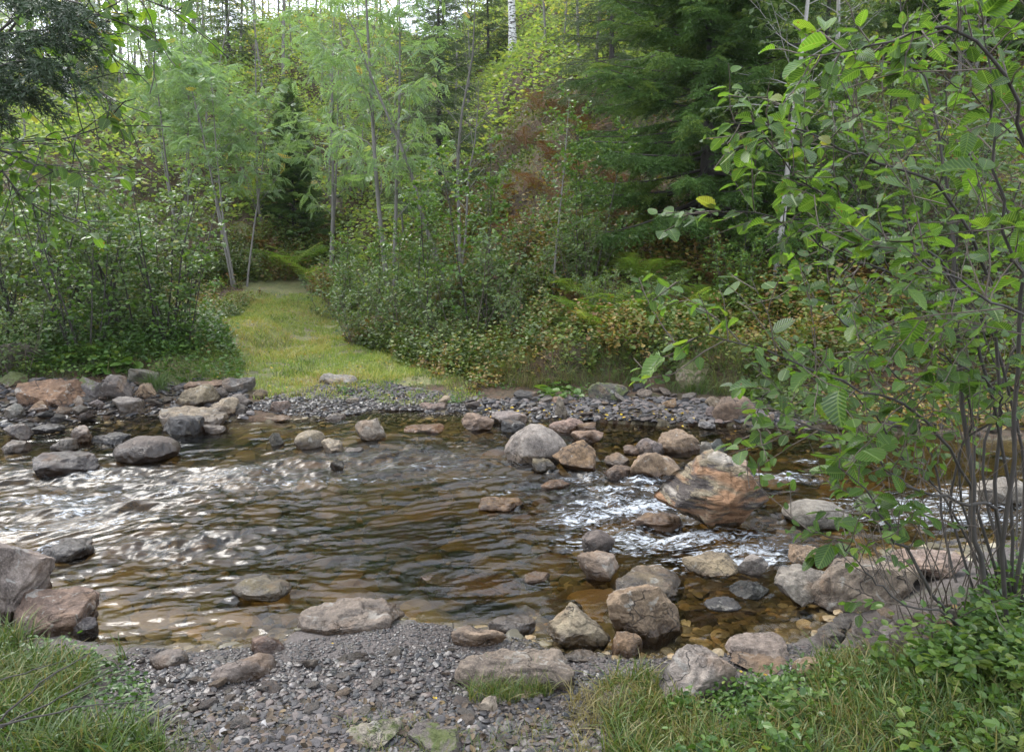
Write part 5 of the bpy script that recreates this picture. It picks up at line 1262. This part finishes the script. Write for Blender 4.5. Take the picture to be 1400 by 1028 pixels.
# ------------------------------------------------------------------ overhanging spruce and alder at the top left
def overhang():
    r = np.random.RandomState(5)
    base = np.array((-3.6, 3.1, float(hgt(-3.6, 3.1))))
    root = empty('spruce_tree', tuple(base)); T = Acc(); tube(T, [(0, 0, -.2), (0, 0, 2), (.02, 0, 5)], [.12, .10, .06], 9); T.build('trunk', M['bark_dark'], root)
    W = Acc(); A = Acc()
    for g in [[(-200, -60, 2.9), (-60, 60, 2.7), (20, 45, 2.5), (80, 40, 2.45)], [(-200, 0, 2.8), (-60, 110, 2.6), (20, 85, 2.5), (70, 80, 2.4)], [(-220, 60, 2.9), (-80, 120, 2.6), (-20, 105, 2.5), (25, 112, 2.45)], [(-200, -120, 2.8), (-40, -40, 2.6), (40, -10, 2.5), (110, 5, 2.4)], [(-200, 100, 2.9), (-120, 130, 2.8), (-70, 130, 2.7), (-30, 140, 2.6)]]:
        pts = np.array([P(*q) for q in g]) - base; pts = np.vstack([[0, 0, pts[0, 2] + .2], pts])
        t = np.linspace(0, 1, 20); p, d = interp(pts, t * .999); tube(W, p, .010 * np.linspace(1, .2, 20), 5)
        n = 38; t = np.linspace(.30, 1, n); p, d = interp(pts, t * .999); sd = np.cross(d, (0, 0, 1.)) * np.where(np.arange(n) % 2, 1, -1)[:, None]
        dr = unit(d * .8 + sd * .75 + np.array((0, 0, -.45)) + r.randn(n, 3) * .15); k = r.randint(5, size=n)
        for j in range(5):
            q = k == j; A.inst(SPR[j][0], [], SPR[j][2], frames(dr[q], unit(np.array((0, 0, 1.)) + r.randn(q.sum(), 3) * .3)), p[q], r.uniform(0, .5, q.sum()), r.uniform(.12, .20, q.sum()))
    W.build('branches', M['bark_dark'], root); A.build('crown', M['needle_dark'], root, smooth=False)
    tag(root, 'dark spruce branches hanging into the top left corner', 'spruce')
    base = np.array((-3.0, 3.5, float(hgt(-3.0, 3.5)))); root = empty('alder_tree', tuple(base)); LV = Leaves(); W = Acc()
    T = Acc(); tube(T, [(0, 0, -.2), (-.1, 0, 1.5), (.02, 0, 3.6)], [.05, .04, .02], 8); T.build('trunk', M['bark_dark'], root)
    for g in [[(-60, 215, 3.4), (0, 196, 3.2), (90, 190, 3.1), (165, 165, 3.0)], [(-60, 200, 3.3), (0, 205, 3.2), (60, 232, 3.1), (140, 236, 3.0)], [(-60, 160, 3.2), (40, 60, 3.0), (130, 20, 2.9), (230, 50, 2.8)], [(-60, 140, 3.2), (60, -20, 3.0), (170, -10, 2.9), (255, 20, 2.9)], [(-60, 260, 3.4), (0, 230, 3.2), (30, 270, 3.2), (75, 300, 3.2)], [(-60, 190, 3.3), (40, 120, 3.2), (110, 110, 3.1), (160, 140, 3.0)], [(-60, 90, 3.3), (40, 10, 3.2), (100, 40, 3.1), (150, 70, 3.0)]]:
        pts = np.array([P(*q) for q in g]) - base; pts = np.vstack([[-.03, 0, pts[0, 2] - .2], pts])
        t = np.linspace(0, 1, 18); p, d = interp(pts, t * .999); tube(W, p, .007 * np.linspace(1, .25, 18), 5)
        for k in range(22):
            q, dq = interp(pts, np.array([.3 + .69 * k / 22])); tw = curve_pts(q[0], dq[0] * .6 + r.randn(3) * .6, r.uniform(.1, .32), 4, -.1, r, .25)
            tube(W, tw, .0022, 3); LV.along(tw, r.randint(3, 6), .048, r, .1, .25)
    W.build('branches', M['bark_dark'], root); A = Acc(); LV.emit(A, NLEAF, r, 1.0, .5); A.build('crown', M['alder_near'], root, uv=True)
    tag(root, 'alder twigs with small dark leaves reaching in from the upper left edge', 'alder')
overhang()

# ------------------------------------------------------------------ dead wood
def stick(g, rad, label, mat='bark_dark', cat='twig', side=3, name='twig', group=None, onz=None):
    r = np.random.RandomState(len(g) * 7 + int(g[0][0])); pts = np.array([P(*q) for q in g]); o0 = pts[0].copy(); pts = pts - o0
    t = np.linspace(0, .999, 14); p, d = interp(pts, t); p[1:] += r.randn(13, 3) * rad * .5
    A = Acc(); tube(A, p, rad * np.linspace(1, .3, 14), 6)
    for k in range(side):
        q, dq = interp(pts, np.array([r.uniform(.3, .8)])); tube(A, curve_pts(q[0], dq[0] + r.randn(3) * .5, np.linalg.norm(pts[-1]) * .3, 4, .2, r, .2), rad * .45 * np.linspace(1, .4, 5), 4)
    return tag(A.build(name, M[mat], None, loc=o0), label, cat, group)
stick([(-10, 992, 2.15), (60, 930, 2.2), (130, 888, 2.3)], .004, 'bare dark stem rising from the left edge over the near grass', side=1)
stick([(-10, 998, 2.1), (90, 950, 2.15), (170, 905, 2.25)], .0035, 'thinner bare stem just below the first one over the near grass', side=1)
stick([(-10, 993, 2.05), (110, 966, 2.2), (225, 955, 2.3)], .0035, 'bare stem lying nearly level across the near grass', side=1)
stick([(-10, 932, 2.4), (50, 915, 2.4), (90, 902, 2.5)], .003, 'short bare stem at the left edge above the others', side=1)
stick([(842, 850, 3.5), (846, 880, 3.35), (838, 905, 3.2)], .016, 'wet dark branch wedged beside the big tan brown boulder', 'bark_dark', 'branch', 0, 'branch')
stick([(1064, 440, 10.4), (1110, 415, 10.0), (1145, 385, 9.8), (1172, 370, 9.8), (1178, 345, 9.8)], .022, 'crooked pale dead branch arching off the slender alder', 'wood_dead', 'branch', 4, 'dead_branch')
stick([(780, 255, 14.5), (840, 290, 13.6), (900, 340, 12.6)], .02, 'dead branch lying down the slope beside the spruce', 'wood_dead', 'branch', 3, 'dead_branch')
def stump():
    root = empty('tree_stump', tuple(on_ground(460, 292))); A = Acc(); tube(A, [(0, 0, -.2), (0, 0, .1), (.01, 0, .38), (.02, .01, .40)], [.24, .20, .18, .05], 12); A.build('wood', M['wood_dead'], root)
    V, F = rock_shape(77, 'round', (.42, .42, .14), sub=3); m = Acc().add(V + (0, 0, .40), None, F).build('moss_cap', M['herb'], root); tag(root, 'mossy old tree stump on the slope above the end of the path', 'stump')
stump()

# ------------------------------------------------------------------ moist air of the valley
def haze(density):
    z0, z1 = -1.8, 34.0
    V = [(x, y, z) for z in (z0, z1) for y in (-31.5, 142.0) for x in (-92.0, 92.0)]
    Q = [(0, 2, 3, 1), (4, 5, 7, 6), (0, 1, 5, 4), (2, 6, 7, 3), (0, 4, 6, 2), (1, 3, 7, 5)]
    t = NT('haze'); v = t.n('ShaderNodeVolumePrincipled')
    v.inputs['Color'].default_value = (0.93, 0.95, 1.0, 1); v.inputs['Density'].default_value = density; v.inputs['Anisotropy'].default_value = 0.3
    t.l(v.outputs[0], t.out.inputs['Volume'])
    o = Acc().add(V, Q).build('haze', t.m, smooth=False); tag(o, kind='stuff', label='thin moist air lying over the stream and the slope', cat='haze')
haze(0.0003)
